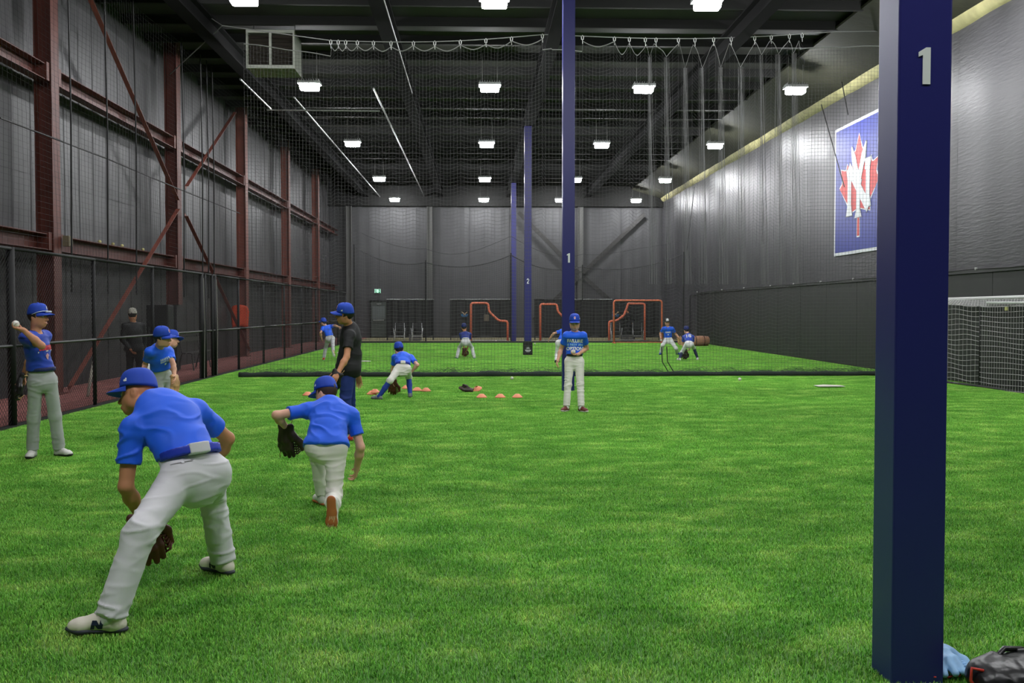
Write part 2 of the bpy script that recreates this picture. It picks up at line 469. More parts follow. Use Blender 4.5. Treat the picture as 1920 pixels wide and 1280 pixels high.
# ceiling deck, purlins across, girders along
ce = struct(MB().box((XL - .2, YF - .2, ZC), (XR + .2, YB + .2, ZC + .3)).obj('ceiling', m_ceil))
pu = MB().box((XL, -.05, ZC - .22), (XR, .05, ZC)).obj('purlin', m_dark, ce); pu.location = (0, YF + 1, 0)
yy = YF + 2.6
while yy < YB - .3: inst('purlin', pu, ce, (0, yy, 0)); yy += 1.6
gd = MB(); gd.box((-.16, YF, ZC - .26), (.16, YB, ZC - .22)); gd.box((-.03, YF, ZC - .62), (.03, YB, ZC - .24)); gd.box((-.16, YF, ZC - .66), (.16, YB, ZC - .62))
g0 = gd.obj('girder', M('girder_dark', (13, 13, 13), .9, spec=.1), ce); g0.location = (1.8, 0, 0)
for x in (-2.1, -6.3, 6.2): inst('girder', g0, ce, (x, 0, 0))

# ------------------------------------------------------------------ ceiling lights
m_lens = M('led_lens', (255, 255, 255), .4, emit=((252, 253, 255), LAMP_STRENGTH))
m_fix = M('lamp_housing', (190, 192, 192), .45, .3)
ROWS = [(54.5, 'the row nearest the back wall'), (46.0, 'the second row from the back wall'), (36.3, 'the third row from the back wall'),
        (27.1, 'the row beyond the dividing net'), (19.6, 'the row before the dividing net'),
        (10.8, 'the row above the foreground players'), (2.0, 'the row over the camera')]
CX = [(-4.55, 'left end'), (.33, 'second from left'), (4.55, 'third from left'), (8.75, 'right end')]
first = None
for (ly, rl) in ROWS:
    for (lx, cl) in CX:
        if first is None:
            first = empty('ceiling_light', (0, 0, 0))
            b = MB(); b.box((-.30, -.19, .02), (.30, .19, .09)); b.obj('housing', m_fix, first, bevel=.008)
            b = MB()
            for i in range(9): b.box((-.27 + i * .066, -.17, .09), (-.262 + i * .066, .17, .14))
            b.obj('heat_sink', m_fix, first)
            b = MB(); b.box((-.25, -.16, -.13), (.25, .16, .022)); b.obj('lens', m_lens, first, bevel=.04)
            for sx in (-.2, .2):
                b = MB(); b.tube([(sx, 0, .12), (sx, 0, .92)], .006, 6); b.obj('suspension_rod', m_cable, first)
            t = first
        else: t = copy_tree(first)
        t.location = (lx, ly, 7.66)
        mark(t, 'white high bay light, %s in %s' % (cl, rl), 'light', 'ceiling lights in rows of four')

# ------------------------------------------------------------------ left steel frame
CY = [18.75, 26.35, 33.95, 41.6, 49.2]
CY = [11.2] + CY
names = ['rust red steel column outside the frame at near left', 'nearest rust red steel column behind the throwing boy by the fence', 'rust red steel column whose lower end stops above the gate, where four braces meet',
         'third rust red steel column from the near end, right of the orange cover', 'fourth rust red steel column from the near end of the left wall', 'fifth rust red steel column, close to the back left corner']
for i, cy in enumerate(CY):
    t = empty('steel_column', (-8.0, cy, 0), 0, names[i], 'column', 'steel columns along the left wall')
    z0 = 1.72 if i == 2 else 0
    zt = ZC
    mt = m_rust if i < 3 else m_rust2
    b = MB(); b.box((.14, -.17, z0), (.16, .17, zt)); b.obj('flange', mt, t)
    b = MB(); b.box((-.16, -.17, z0), (-.14, .17, zt)); b.obj('flange', mt, t)
    b = MB(); b.box((-.14, -.008, z0), (.14, .008, zt)); b.obj('web', mt, t)
    if i == 2: b = MB(); b.box((-.17, -.15, 0), (.10, .15, z0)); b.obj('lower_shaft', m_low, t)
    else: b = MB(); b.box((-.22, -.22, 0), (.22, .22, .025)); b.obj('base_plate', mt, t)
for zt, lb in ((6.08, 'upper rust red wall beam running along the left wall'), (2.98, 'lower rust red wall beam at the height of the fence top')):
    t = empty('wall_beam', (-8.0, 0, zt), 0, lb, 'beam', 'horizontal beams on the left wall')
    prev = YF
    for cy in CY + [YB]:
        b = MB(); b.box((-.1, prev + .2, -.015), (.12, cy - .2, 0)); b.box((-.1, prev + .2, -.28), (-.085, cy - .2, -.015)); b.box((-.1, prev + .2, -.295), (.12, cy - .2, -.28)); b.obj('beam_section', m_rust, t)
        if cy < YB:
            for q in (-.32, .2): b = MB(); b.box((-.1, cy + q, -.30), (.14, cy + q + .12, .03)); b.obj('bracket', m_rust, t)
        prev = cy
BX = -7.822
br = [((150, -40), (330, 372), 'rust red brace rising from the gate column up to the near left'), ((438, 213), (347, 352), 'rust red brace rising from the gate column to the third column'),
      ((331, 395), (128, 728), 'rust red brace falling from the gate column to the foot of the nearest column'), ((346, 402), (466, 655), 'rust red brace falling from the gate column to the foot of the third column')]
for a, c, lb in br:
    b = MB(); A = onX(*a, BX); C = onX(*c, BX)
    d = (C - A).normalized(); s = d.cross(Vector((1, 0, 0))).normalized()
    b.beam(A, C, .10, .012, side=s); b.beam(A + s * .05 + Vector((.05, 0, 0)), C + s * .05 + Vector((.05, 0, 0)), .10, .012, side=(1, 0, 0))
    mark(b.obj('brace', m_rust2), lb, 'brace', 'diagonal braces on the left wall')
# back wall steel
for px, lb in ((806, 'grey column on the back wall near the exit door'), (1088, 'grey column on the back wall where two braces meet'), (655, 'dark column in the back left corner')):
    t = empty('wall_column', P(px, 581, YB - .25)[:2] + (0,), 0, lb, 'column', 'columns on the back wall')
    for s in (-.15, .13): b = MB(); b.box((s, -.12, 0), (s + .02, .12, 7.45)); b.obj('flange', M('column_grey', (92, 92, 90), .5), t)
    b = MB(); b.box((-.13, -.01, 0), (.13, .01, 7.45)); b.obj('web', M('column_grey', (92, 92, 90), .5), t)
for a, c, lb in (((972, 398), (1086, 512), 'dark brace on the back wall falling right behind the second blue post'), ((1208, 402), (1092, 512), 'dark brace on the back wall rising right to the corner'),
                 ((1084, 520), (1000, 600), 'lower dark brace on the back wall behind the blue posts'), ((1096, 520), (1165, 582), 'lower dark brace on the back wall above the orange screens')):
    b = MB(); b.beam(P(*a, YB - .41), P(*c, YB - .41), .06, .22, side=(0, 1, 0)); mark(b.obj('brace', M('brace_dark', (44, 43, 42), .6)), lb, 'brace', 'braces on the back wall')

# ceiling pipes, heater, conduits
for x, z, y0, y1, lb in ((-3.02, 8.0, 29, 56, 'thin galvanised pipe running below the ceiling to the back wall'), (-5.5, 7.95, 30, 56, 'galvanised pipe under the ceiling near the left lights'), (-1.98, 8.1, 12, 30, 'galvanised pipe under the ceiling at the near end'), (-6.5, 7.9, 27.5, 31.5, 'short bright pipe below the unit heater')):
    b = MB(); b.tube([(x, y0, z), (x, y1, z)], .028, 8); b.obj('pipe_run', m_steel, None)
    o = COL.objects[-1]; o.name = 'ceiling_pipe'; mark(o, lb, 'pipe', 'ceiling pipes')
a, c = P(500, 206, 30.5), P(712, 208, 30.5)
b = MB(); b.tube([a, c], .022, 8); mark(b.obj('ceiling_pipe', m_steel), 'bright cross pipe hanging below the left light', 'pipe', 'ceiling pipes')
t = empty('unit_heater', (-5.0, 24.2, 7.42), 0, 'pale grey unit heater with two louvred openings under the ceiling', 'heater')
mh = M('heater_shell', (122, 126, 112), .5)
b = MB(); b.box((-.57, 0.05, 0), (.57, 1.0, .06)); b.box((-.57, .05, .84), (.57, 1.0, .9)); b.box((-.57, .9, .06), (.57, 1.0, .84)); b.box((-.57, .05, .06), (-.53, .9, .84)); b.box((.53, .05, .06), (.57, .9, .84)); b.obj('casing', mh, t)
b = MB()
for lo, hi in (((-.58, 0, -.01), (.58, .05, .07)), ((-.58, 0, .84), (.58, .05, .91)), ((-.58, 0, .07), (-.54, .05, .84)), ((.54, 0, .07), (.58, .05, .84)), ((-.03, 0, .07), (.03, .05, .84))): b.box(lo, hi)
b.obj('front_frame', M('heater_frame', (176, 178, 168), .45), t)
l0 = None
for s in (-.285, .285):
    for k in range(8):
        if l0 is None: b = MB(); b.beam((-.25, .06, 0), (.25, .06, 0), .006, .09, side=(0, .7, .7)); l0 = b.obj('louvre', M('louvre_dark', (52, 46, 42), .5), t); l0.location = (s, .02, .13 + .09 * k)
        else: inst('louvre', l0, t, (s, .02, .13 + .09 * k))
for s in (-.5, .5): b = MB(); b.tube([(s, .5, .9), (s, .5, 1.18)], .01, 6); b.obj('hanger', m_cable, t)

# ------------------------------------------------------------------ blue posts
m_blue = M('post_blue', (36, 37, 112), .36, var=(.8, .05))
m_num = M('number_white', (238, 238, 240), .5)
def numeral(ch):
    if ch == '1': return [[(-.012, -.075), (.02, -.075), (.02, .075), (.001, .075), (-.03, .056), (-.03, .037), (-.012, .044)]]
    return [[(-.03, -.075), (.032, -.075), (.032, -.052), (-.004, -.052), (.03, -.002), (.035, .03), (.03, .055), (.015, .072), (-.01, .074), (-.03, .058), (-.033, .03), (-.012, .03), (-.01, .046), (0, .054), (.01, .046), (.012, .028), (.004, .002), (-.03, -.045)]]
for (x, yf, ch, w, lb) in ((1.845, 4.04, '1', .223, 'navy blue square steel post numbered 1 closest to the camera'), (1.755, 19.05, '1', .232, 'navy blue steel post numbered 1 behind the boy holding a ball'),
                        (1.74, 34.3, '2', .245, 'bright blue steel post numbered 2 with a black padded foot'), (1.80, 49.6, '', .25, 'dark blue steel post at the far end, left of post 2')):
    t = empty('steel_post', (x, yf, 0), 0, lb, 'post', 'blue posts down the middle of the hall')
    b = MB(); b.box((-w / 2, 0, 0), (w / 2, w * .94, ZC - .66)); b.obj('shaft', m_blue, t, bevel=.008)
    if ch:
        b = MB()
        for pl in numeral(ch): b.plate(pl, lambda a, z, d: (a * (1.0 if yf < 10 else 1.2), -.0005 - d, 2.585 + z * (1.0 if yf < 10 else 1.2)), .003)
        b.obj('number', m_num, t)
    if ch == '2':
        pd = MB().box((-w * .66, -.045, .0), (w * .66, w + .04, .50)).obj('foot_pad', M('pad_vinyl', (16, 17, 18), .45), t, bevel=.015)
        b = MB(); mp = lambda a, z, d: (a, -.047 - d, .2 + z)
        for k in range(7):
            a = math.pi * (k + .5) / 7; ca, sa = math.cos(a), math.sin(a)
            b.plate([(ca * .05 - sa * .012, sa * .04 - .0 + ca * .0), (ca * .115, sa * .12), (ca * .05 + sa * .012, sa * .04)], mp, .003)
        for z in (-.02, -.045): b.plate([(-.1, z), (.1, z), (.1, z + .015), (-.1, z + .015)], mp, .003)
        b.plate([(-.06, -.075), (.06, -.075), (.06, -.06), (-.06, -.06)], mp, .003)
        b.obj('emblem', m_num, pd)

# ------------------------------------------------------------------ emblem banner on the right wall
yc, zc, hw = 27.0, 5.01, 1.85
t = empty('wall_banner', (XR - .06, yc, zc), 0, 'blue banner with a red maple leaf and white interlocked letters on the wall', 'banner')
bmap = lambda off: (lambda a, z, d: (-off - d, -a, z))
b = MB(); b.plate([(-hw, -hw), (hw, -hw), (hw, hw), (-hw, hw)], bmap(0), .03); b.obj('border', M('banner_white', (226, 228, 232), .45), t)
b = MB(); k = hw - .085; b.plate([(-k, -k), (k, -k), (k, k), (-k, k)], bmap(.03), .004); b.obj('field', M('banner_blue', (44, 58, 150), .4), t)
half = [(0, 1), (.16, .69), (.22, .67), (.38, .76), (.29, .27), (.36, .24), (.58, .48), (.64, .37), (.70, .36), (.93, .41), (.85, .16), (.88, .10), (1.0, .03), (.58, -.31), (.56, -.37), (.62, -.54), (.10, -.46), (.05, -.50), (.06, -1.0)]
half = [(x * (1.0 if y > -.4 else .9), y) for x, y in half]
def leaf(s, o): 
    pts = [(x * 1.42 * s + (o if x > .0 else 0), y * 1.40 * s + (o if y > 0 else -o) + .02) for x, y in half]
    return pts + [(-x, y) for x, y in reversed(pts[1:])]
b = MB(); b.plate(leaf(1.0, .035), bmap(.034), .003); b.obj('leaf_outline', M('banner_white', (226, 228, 232)), t)
b = MB(); b.plate(leaf(1.0, 0), bmap(.037), .003); b.obj('maple_leaf', M('banner_red', (205, 62, 60), .45), t)
def stroke(p, q, w0, w1):
    d = (Vector(q) - Vector(p)).normalized(); n = Vector((-d.y, d.x))
    return [tuple(Vector(p) + n * w0), tuple(Vector(p) - n * w0), tuple(Vector(q) - n * w1), tuple(Vector(q) + n * w1)]
def flare(p, q, w, f, fl=.16):
    p = Vector(p); q = Vector(q); d = (q - p).normalized()
    return [stroke(p, p + d * fl, f, w), stroke(p + d * fl, q - d * fl, w, w), stroke(q - d * fl, q, w, f)]
ny = []
ny += flare((-.66, -.92), (-.66, .46), .13, .22, .3) + flare((.66, -.78), (.66, .60), .13, .22, .3) + [stroke((-.72, .52), (.70, -.80), .16, .16)]
ny += flare((0.0, -1.02), (0.0, .05), .13, .24, .22) + [stroke((0, .0), (-.36, .74), .14, .14), stroke((-.36, .74), (-.50, 1.08), .14, .03)] + [stroke((0, .0), (.36, .74), .14, .14), stroke((.36, .74), (.52, 1.08), .14, .03)]
for nm, off, gr, mat in (('letter_outline', .040, .035, M('letter_grey', (120, 120, 126), .5)), ('letters', .0445, 0, M('banner_white', (226, 228, 232)))):
    b = MB()
    for i, pl in enumerate(ny):
        c = sum((Vector(p) for p in pl), Vector((0, 0))) / 4
        pl2 = [tuple(Vector(p) + (Vector(p) - c).normalized() * gr) for p in pl] if gr else pl
        b.plate(pl2, lambda a, z, d: (-off - d - i * .0002, -a * 1.0, z * .95 + .1), .004)
    b.obj(nm, mat, t)
# ------------------------------------------------------------------ turf pile (uncountable): geometry nodes spread one woven tile
def turf_pile():
    S = 1.3; n = 29000
    x = rng.uniform(-S / 2, S / 2, n); y = rng.uniform(-S / 2, S / 2, n)
    hgt = rng.uniform(.015, .029, n); az = rng.uniform(0, 2 * math.pi, n); lean = rng.uniform(.1, .95, n); w = rng.uniform(.0011, .0019, n)
    fx, fy = np.cos(az + 1.57), np.sin(az + 1.57); lx, ly = np.cos(az) * lean * hgt, np.sin(az) * lean * hgt
    z1 = hgt * .55; zt = hgt * np.sqrt(np.maximum(1 - (lean * .7) ** 2, .2))
    V = np.stack([np.stack([x - fx * w, y - fy * w, 0 * x], 1), np.stack([x + fx * w, y + fy * w, 0 * x], 1),
                  np.stack([x + fx * w * .8 + lx * .4, y + fy * w * .8 + ly * .4, z1], 1), np.stack([x - fx * w * .8 + lx * .4, y - fy * w * .8 + ly * .4, z1], 1),
                  np.stack([x + lx, y + ly, zt], 1)], 1).reshape(-1, 3)
    base = np.arange(n) * 5
    F = []
    for b in base.tolist(): F.append((b, b + 1, b + 2, b + 3)); F.append((b + 3, b + 2, b + 4))
    me = bpy.data.meshes.new('turf_pile'); me.from_pydata(V.tolist(), [], F); me.update()
    ca = me.color_attributes.new('tint', 'FLOAT_COLOR', 'POINT')
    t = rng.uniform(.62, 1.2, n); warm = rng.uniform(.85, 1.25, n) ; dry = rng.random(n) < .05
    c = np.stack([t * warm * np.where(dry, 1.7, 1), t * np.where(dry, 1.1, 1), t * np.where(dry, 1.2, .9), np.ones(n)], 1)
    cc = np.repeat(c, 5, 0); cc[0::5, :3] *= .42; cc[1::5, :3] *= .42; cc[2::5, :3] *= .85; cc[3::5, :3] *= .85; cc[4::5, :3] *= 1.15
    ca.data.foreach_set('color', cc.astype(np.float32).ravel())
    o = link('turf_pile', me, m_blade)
    mark(o, 'green artificial turf pile covering the whole playing field', 'turf', None, 'stuff')
    ng = bpy.data.node_groups.new('spread', 'GeometryNodeTree')
    ng.interface.new_socket('Geometry', in_out='INPUT', socket_type='NodeSocketGeometry'); ng.interface.new_socket('Geometry', in_out='OUTPUT', socket_type='NodeSocketGeometry')
    N = ng.nodes; gi = N.new('NodeGroupInput'); go = N.new('NodeGroupOutput')
    wx, wy = XR - .12 - FENX - .07, TURF_END - 2.6
    nx, ny = math.ceil(wx / S), math.ceil(wy / S); dx_, dy_ = (wx - S) / (nx - 1), (wy - S) / (ny - 1)
    gr = N.new('GeometryNodeMeshGrid'); gr.inputs['Size X'].default_value = (nx - 1) * dx_; gr.inputs['Size Y'].default_value = (ny - 1) * dy_
    gr.inputs['Vertices X'].default_value = nx; gr.inputs['Vertices Y'].default_value = ny
    tr = N.new('GeometryNodeTransform'); tr.inputs['Translation'].default_value = (FENX + .07 + wx / 2, 2.6 + wy / 2, 0)
    ip = N.new('GeometryNodeInstanceOnPoints'); rv = N.new('FunctionNodeRandomValue'); rv.data_type = 'INT'
    rv.inputs[4].default_value = 0; rv.inputs[5].default_value = 3
    mt = N.new('ShaderNodeMath'); mt.operation = 'MULTIPLY'; mt.inputs[1].default_value = math.pi / 2
    cx = N.new('ShaderNodeCombineXYZ')
    L = ng.links.new
    L(gr.outputs[0], tr.inputs[0]); L(tr.outputs[0], ip.inputs['Points']); L(gi.outputs[0], ip.inputs['Instance'])
    L(rv.outputs[2], mt.inputs[0]); L(mt.outputs[0], cx.inputs[2]); L(cx.outputs[0], ip.inputs['Rotation']); L(ip.outputs[0], go.inputs[0])
    md = o.modifiers.new('spread', 'NODES'); md.node_group = ng
turf_pile()

# ------------------------------------------------------------------ dividing net
HK = [620, 634, 648, 670, 700, 733, 775, 815, 863, 911, 959, 1017, 1092, 1152, 1180, 1210, 1230, 1272, 1303, 1338, 1371, 1415, 1446, 1480, 1504]
hx = [P(p, 75, NETY).x for p in HK]
def cable_z(x):
    a, b = (P(620, 76, NETY), P(1020, 63, NETY))
    if x < a.x: q = P(417, 48, NETY); u = (x - q.x) / (a.x - q.x); return q.z + (a.z - q.z) * u
    if x < 1.75: u = (x - a.x) / (1.75 - a.x); return a.z + (b.z - a.z) * u - .10 * math.sin(math.pi * u)
    u = min(1, (x - 1.9) / (10.4 - 1.9)); return P(1085, 66, NETY).z - .12 * math.sin(math.pi * min(u * 1.3, 1)) + .18 * u
t = empty('divider_net', (0, NETY, 0), 0, 'dark dividing net hung on a cable across the middle of the hall', 'net')
def net_top(x):
    zc_ = cable_z(x) - .1
    for a, b in zip(hx[:-1], hx[1:]):
        if a <= x <= b:
            if b - a > .9: return zc_ - .25
            dp = .55 if 4.2 < a < 6.3 else (.12 if a < 3 else .3)
            u = (x - a) / (b - a); return zc_ - dp * (1 - abs(2 * u - 1) ** 1.6)
    return zc_ - .25
gat = [(a + b) / 2 for a, b in zip(hx[:-1], hx[1:]) if 3.6 < a < 7.5]
def net_pt(x, v):
    zt = net_top(x); z = .06 + (zt - .06) * v
    xx = x; w = max(0, min(1, (v - .35) / .4)); yo = 0
    for g in gat:
        d = x - g
        if abs(d) < .24: xx -= d * .72 * w * (1 - abs(d) / .24); yo += .16 * w * (1 - abs(d) / .24)
    yo += .06 * math.sin(x * 2.1 + v * 2) * (1 - v * .5) + .04 * math.sin(x * 5.3)
    return (xx, yo, z)
x0, x1 = P(462, 700, NETY).x, XR - .15
NX = 200; xs = np.linspace(x0, x1, NX)
polys = [[net_pt(x, v) for v in np.linspace(0, 1, 22)] for x in xs]
b = MB(); b.strands(polys, .0027)
polys = [[net_pt(x, v) for x in xs[::1]] for v in np.linspace(0, 1, 92)]
b.strands(polys, .0025); o = b.obj('netting', M('net_divider', (74, 74, 74), .7), t); o['kind'] = 'stuff'
b = MB(); b.strands([[net_pt(x, 1) for x in np.linspace(x0, x1, 700)]], .014); b.obj('head_rope', M('rope_pale', (150, 150, 148), .7), t)
b = MB(); fl_ = []
for g in gat:
    for k in range(9):
        dx = rng.normal(0, .03); sl = rng.uniform(.05, .16)
        fl_.append([(g + dx * (1 + .8 * (1 - v)) + sl * (1 - v), .16 + rng.normal(0, .02), 2.2 + (net_top(g) - 2.2) * v) for v in np.linspace(0, 1, 14)])
b.strands(fl_, .0042); o = b.obj('gathered_fold', M('net_fold', (120, 120, 120), .7), t); o['kind'] = 'stuff'
cabp = [P(417, 48, NETY).x, *np.linspace(hx[0], 1.75, 24), *np.linspace(1.95, XR - .1, 26)]
b = MB(); b.tube([(x, 0, cable_z(x)) for x in cabp], .012, 6); b.obj('top_cable', m_cable, t)
l, r = P(417, 48, NETY), P(318, 140, 26.2)
b = MB(); b.tube([(l.x, 0, l.z), (r.x, r.y - NETY, r.z)], .012, 6); b.tube([(l.x, 0, l.z), (l.x - .35, .1, ZC - .2)], .01, 6); b.obj('cable_anchor', m_cable, t)
b = MB(); b.tube([(0, 0, .05), (.028, 0, .02), (.02, 0, -.05), (-.02, 0, -.05), (-.028, 0, .02)], .011, 6, closed=True); b.tube([(0, 0, -.05), (.006, 0, -.15)], .008, 5)
h0 = b.obj('snap_hook', M('hook_zinc', (225, 225, 222), .35, .3), t); h0.location = (hx[0], 0, cable_z(hx[0]) - .03)
for x in hx[1:]: inst('snap_hook', h0, t, (x, 0, cable_z(x) - .03))
# surplus net lying in a roll on the turf
b = MB(); pts = []; rr = []
for x in np.arange(x0 - .15, XR - .2, .12):
    pts.append((x, -.05 + .05 * math.sin(x * 1.3) + .03 * noise.noise((x * 3, 0, 0)), .06 + .015 * noise.noise((x * 2, 5, 0)))); rr.append(.062 + .03 * noise.noise((x * 1.7, 1, 0)) + .015 * noise.noise((x * 6, 3, 0)))
b.tube(pts, rr, 10); b.obj('net_roll', M('net_pile', (40, 50, 44), .9, bump=(60, .8)), t, smooth=True)
b = MB()
sl_ = []
for sx in (rng.uniform(x0, XR - .5, 1500)):
    a = rng.uniform(-.9, .9) + (math.pi if rng.random() < .5 else 0); hh = rng.uniform(.05, .17) * (1 + .7 * noise.noise((sx * .8, 2, 0))); ln = rng.uniform(.15, .45); yy0 = rng.uniform(0, .12)
    sl_.append([(sx + ln * math.cos(a) * u, yy0 + .10 * math.sin(u * 3) + ln * .3 * abs(math.sin(a)) * u, .03 + hh * math.sin(math.pi * u) ** .7) for u in np.linspace(0, 1, 8)])
b.strands(sl_, .0021); o = b.obj('slack_netting', M('net_slack', (50, 62, 54), .8), t); o['kind'] = 'stuff'
for px in (1240, 1250):
    a = P(px, 650, NETY); q = P(px + 14, 706, NETY)
    b = MB(); b.tube([(a.x, -.01, a.z), (a.x + .02, -.02, (a.z + q.z) / 2), (q.x, -.04, .08)], .012, 5); b.obj('tie_cord', m_black, t)

# ------------------------------------------------------------------ chain-link fence down the left side
t = empty('chain_link_fence', (FENX, 0, 0), 0, 'black chain link fence along the left edge of the turf', 'fence')
FY = [10.4, 13.45, 16.3, 19.2, 22.55, 23.65, 26.0, 29.0, 32.1, 35.2, 38.3, 41.3, 44.3, 47.0]
m_fence = M('fence_black', (13, 13, 14), .75)
p0 = MB().tube([(0, 0, 0), (0, 0, 2.42)], .032, 10); p0 = p0.obj('fence_post', m_fence, t, smooth=True); p0.location = (0, FY[0], 0)
for y in FY[1:]:
    q = inst('fence_post', p0, t, (0, y, 0))
    if y in (13.45, 22.55, 23.65): q.scale = (1.7, 1.7, 1)
for y in (22.75, 23.35): inst('fence_post', p0, t, (.03, y, 0))
for z, nm in ((2.40, 'top_rail'), (1.10, 'mid_rail')):
    for a, c in zip(FY[:-1], FY[1:]):
        b = MB(); b.tube([(.02, a, z), (.02, c, z)], .022, 8); b.obj(nm, m_fence if z > 2 else M('fence_rail', (28, 28, 28), .5), t, smooth=True)
for a, c in zip(FY[:-1], FY[1:]):
    seg = []; H0, H1, pit = .05, 2.4, .052; Ln = c - a
    for sgn in (1, -1):
        k = -H1
        while k < Ln + H1:
            ya, yb = (k, k + (H1 - H0)) if sgn > 0 else (k + (H1 - H0), k)
            za, zb = H0, H1
            lo, hi = 0.0, 1.0
            d = yb - ya
            ta, tb = (0 - ya) / d, (Ln - ya) / d
            lo, hi = max(0, min(ta, tb)), min(1, max(ta, tb))
            if hi > lo + .01: seg.append([(0.004 * sgn, a + ya + d * lo, za + (zb - za) * lo), (0.004 * sgn, a + ya + d * hi, za + (zb - za) * hi)])
            k += pit * 1.414
    b = MB(); b.strands(seg, .0028); o = b.obj('chain_mesh', m_fence, t); o['kind'] = 'stuff'
for dy in (22.55, 23.65):
    b = MB(); b.tube([(.07, dy - .05, .05), (.09, dy - .05, 1.2), (.07, dy - .05, 2.3)], .008, 6); b.obj('lacing_cord', M('cord_pale', (128, 126, 120), .7), t)
# ropes and netting hung before the left wall
t = empty('side_net', (-7.3, 0, 0), 0, 'fine black net hung in front of the left wall behind the fence', 'net')
ys = np.arange(10.5, 55, .16); zs = np.linspace(2.5, 8.1, 58)
b = MB(); b.strands([[(.05 * math.sin(y * 1.1 + z * .7), y, z) for z in np.linspace(2.5, 8.1, 6)] for y in ys], .0019)
b.strands([[(.05 * math.sin(y * 1.1 + z * .7), y, z) for y in ys[::3]] for z in zs], .0019)
o = b.obj('netting', m_net, t); o['kind'] = 'stuff'
for px in (147, 213, 265, 352, 386, 397, 407):
    y = -7.3 * FPX / (px - VPX); b = MB(); b.tube([(0, y, 1.9), (.03, y, 5), (0, y, 8.3)], .017, 6); b.obj('drop_rope', m_black, t)
b = MB(); b.tube([onX(0, 221, -7.35) - Vector((-7.3, 0, 0)), onX(200, 297, -7.35) - Vector((-7.3, 0, 0)), onX(330, 352, -7.35) - Vector((-7.3, 0, 0)), onX(450, 400, -7.35) - Vector((-7.3, 0, 0))], .016, 6); b.obj('guide_cable', m_black, t)
# net before the right wall
t = empty('side_net', (10.25, 0, 0), 0, 'fine net hung close to the right wall above the padding', 'net')
ys = np.arange(30.2, 55.5, .17); zs = np.linspace(2.5, 7.6, 50)
b = MB(); b.strands([[(.07 * math.sin(y * 2.1 + z * .3), y, z) for z in np.linspace(2.5, 7.6, 6)] for y in ys], .0019)
b.strands([[(.07 * math.sin(y * 2.1 + z * .3), y, z) for y in ys] for z in zs], .0019)
o = b.obj('netting', m_net, t); o['kind'] = 'stuff'
for a, c in (((1574, 130), (1590, 215)), ((1540, 196), (1583, 350)), ((1302, 350), (1288, 470)), ((1290, 470), (1306, 548))):
    A, Cc = onX(*a, 10.2), onX(*c, 10.2); b = MB(); b.tube([A - Vector((10.25, 0, 0)), Cc - Vector((10.25, 0, 0))], .014, 6); b.obj('stay_cable', m_black, t)

# ------------------------------------------------------------------ sagging batting cage net in front of the back wall
t = empty('cage_net', (0, 47.6, 0), 0, 'black batting cage net sagging between poles before the back wall', 'net')
tops = [(664, 462), (798, 492), (958, 478), (1092, 500), (1282, 476)]
tp = [P(a, c, 47.6) for a, c in tops]
def cage_top(x):
    for a, c in zip(tp[:-1], tp[1:]):
        if x <= c.x + .001: u = max(0, (x - a.x) / (c.x - a.x)); return a.z + (c.z - a.z) * u - .75 * 4 * u * (1 - u) * .5
    return tp[-1].z
xs = np.arange(tp[0].x, tp[-1].x, .11)
pt = lambda x, v: (x, .12 * math.sin(x * 1.7) * (1 - v) + .2 * v * (1 - v), .15 + (cage_top(x) - .15) * v)
b = MB(); b.strands([[pt(x, v) for v in np.linspace(0, 1, 10)] for x in xs], .0045); b.strands([[pt(x, v) for x in xs[::2]] for v in np.linspace(0, 1, 38)], .0045)
o = b.obj('netting', m_net, t); o['kind'] = 'stuff'
b = MB(); b.strands([[pt(x, 1) for x in xs]], .03); b.strands([[(x, 0, cage_top(x) + .75 + .15 * math.sin(x)) for x in xs]], .012); b.obj('head_rope', m_net, t)
for q in tp: b = MB(); b.tube([(q.x, 0, 0), (q.x, 0, q.z + .1)], .03, 8); b.obj('pole', m_black, t)
# ------------------------------------------------------------------ soccer goal stored against the right wall
t = empty('soccer_goal', (10.2, 19.72, 0), 0, 'white netted soccer goal pushed against the black wall padding', 'goal')
C0 = Vector((10.2, 19.72, 0)); A0 = Vector((9.98, 21.25, 0)); D0 = Vector((10.34, 15.5, 0))
rel = lambda p: Vector(p) - C0
z1, z2 = 1.66, 1.82
F1, F2 = Vector((10.40, 21.7, z2)), Vector((10.44, 15.4, z2 + .02))
m_gw = M('goal_white', (214, 215, 213), .4)
for nm, a, c, r in (('crossbar', F1, F2, .035), ('top_bar', Vector((10.2, 19.45, 1.73)), Vector((10.36, 15.6, 1.70)), .022), ('side_bar', A0 + Vector((0, 0, z1 + .05)), F1, .022), ('corner_bar', C0 + Vector((0, 0, 0)), C0 + Vector((0, 0, z1)), .012)):
    b = MB(); b.tube([rel(a), rel(c)], r, 10); b.obj(nm, m_gw if nm != 'corner_bar' else m_black, t, smooth=True)
m_gnet = M('goal_net', (158, 158, 155), .7)
def panel(a, c, z0a, z0b, zta, ztb, nu, nv, bow):
    pt = lambda u, v: rel(a.lerp(c, u)) + Vector((bow * math.sin(math.pi * u), 0, (z0a + (z0b - z0a) * u) * (1 - v) + v * (zta + (ztb - zta) * u) - .018 * math.sin(math.pi * ((u * nu * 1.0) % 1)) * 0 - .02 * math.sin(u * 9 + v * 7)))
    b = MB(); b.strands([[pt(i / nu, v) for v in np.linspace(0, 1, 12)] for i in range(nu + 1)], .0052)
    b.strands([[pt(u, j / nv) for u in np.linspace(0, 1, nu * 2)] for j in range(nv + 1)], .0052); return b
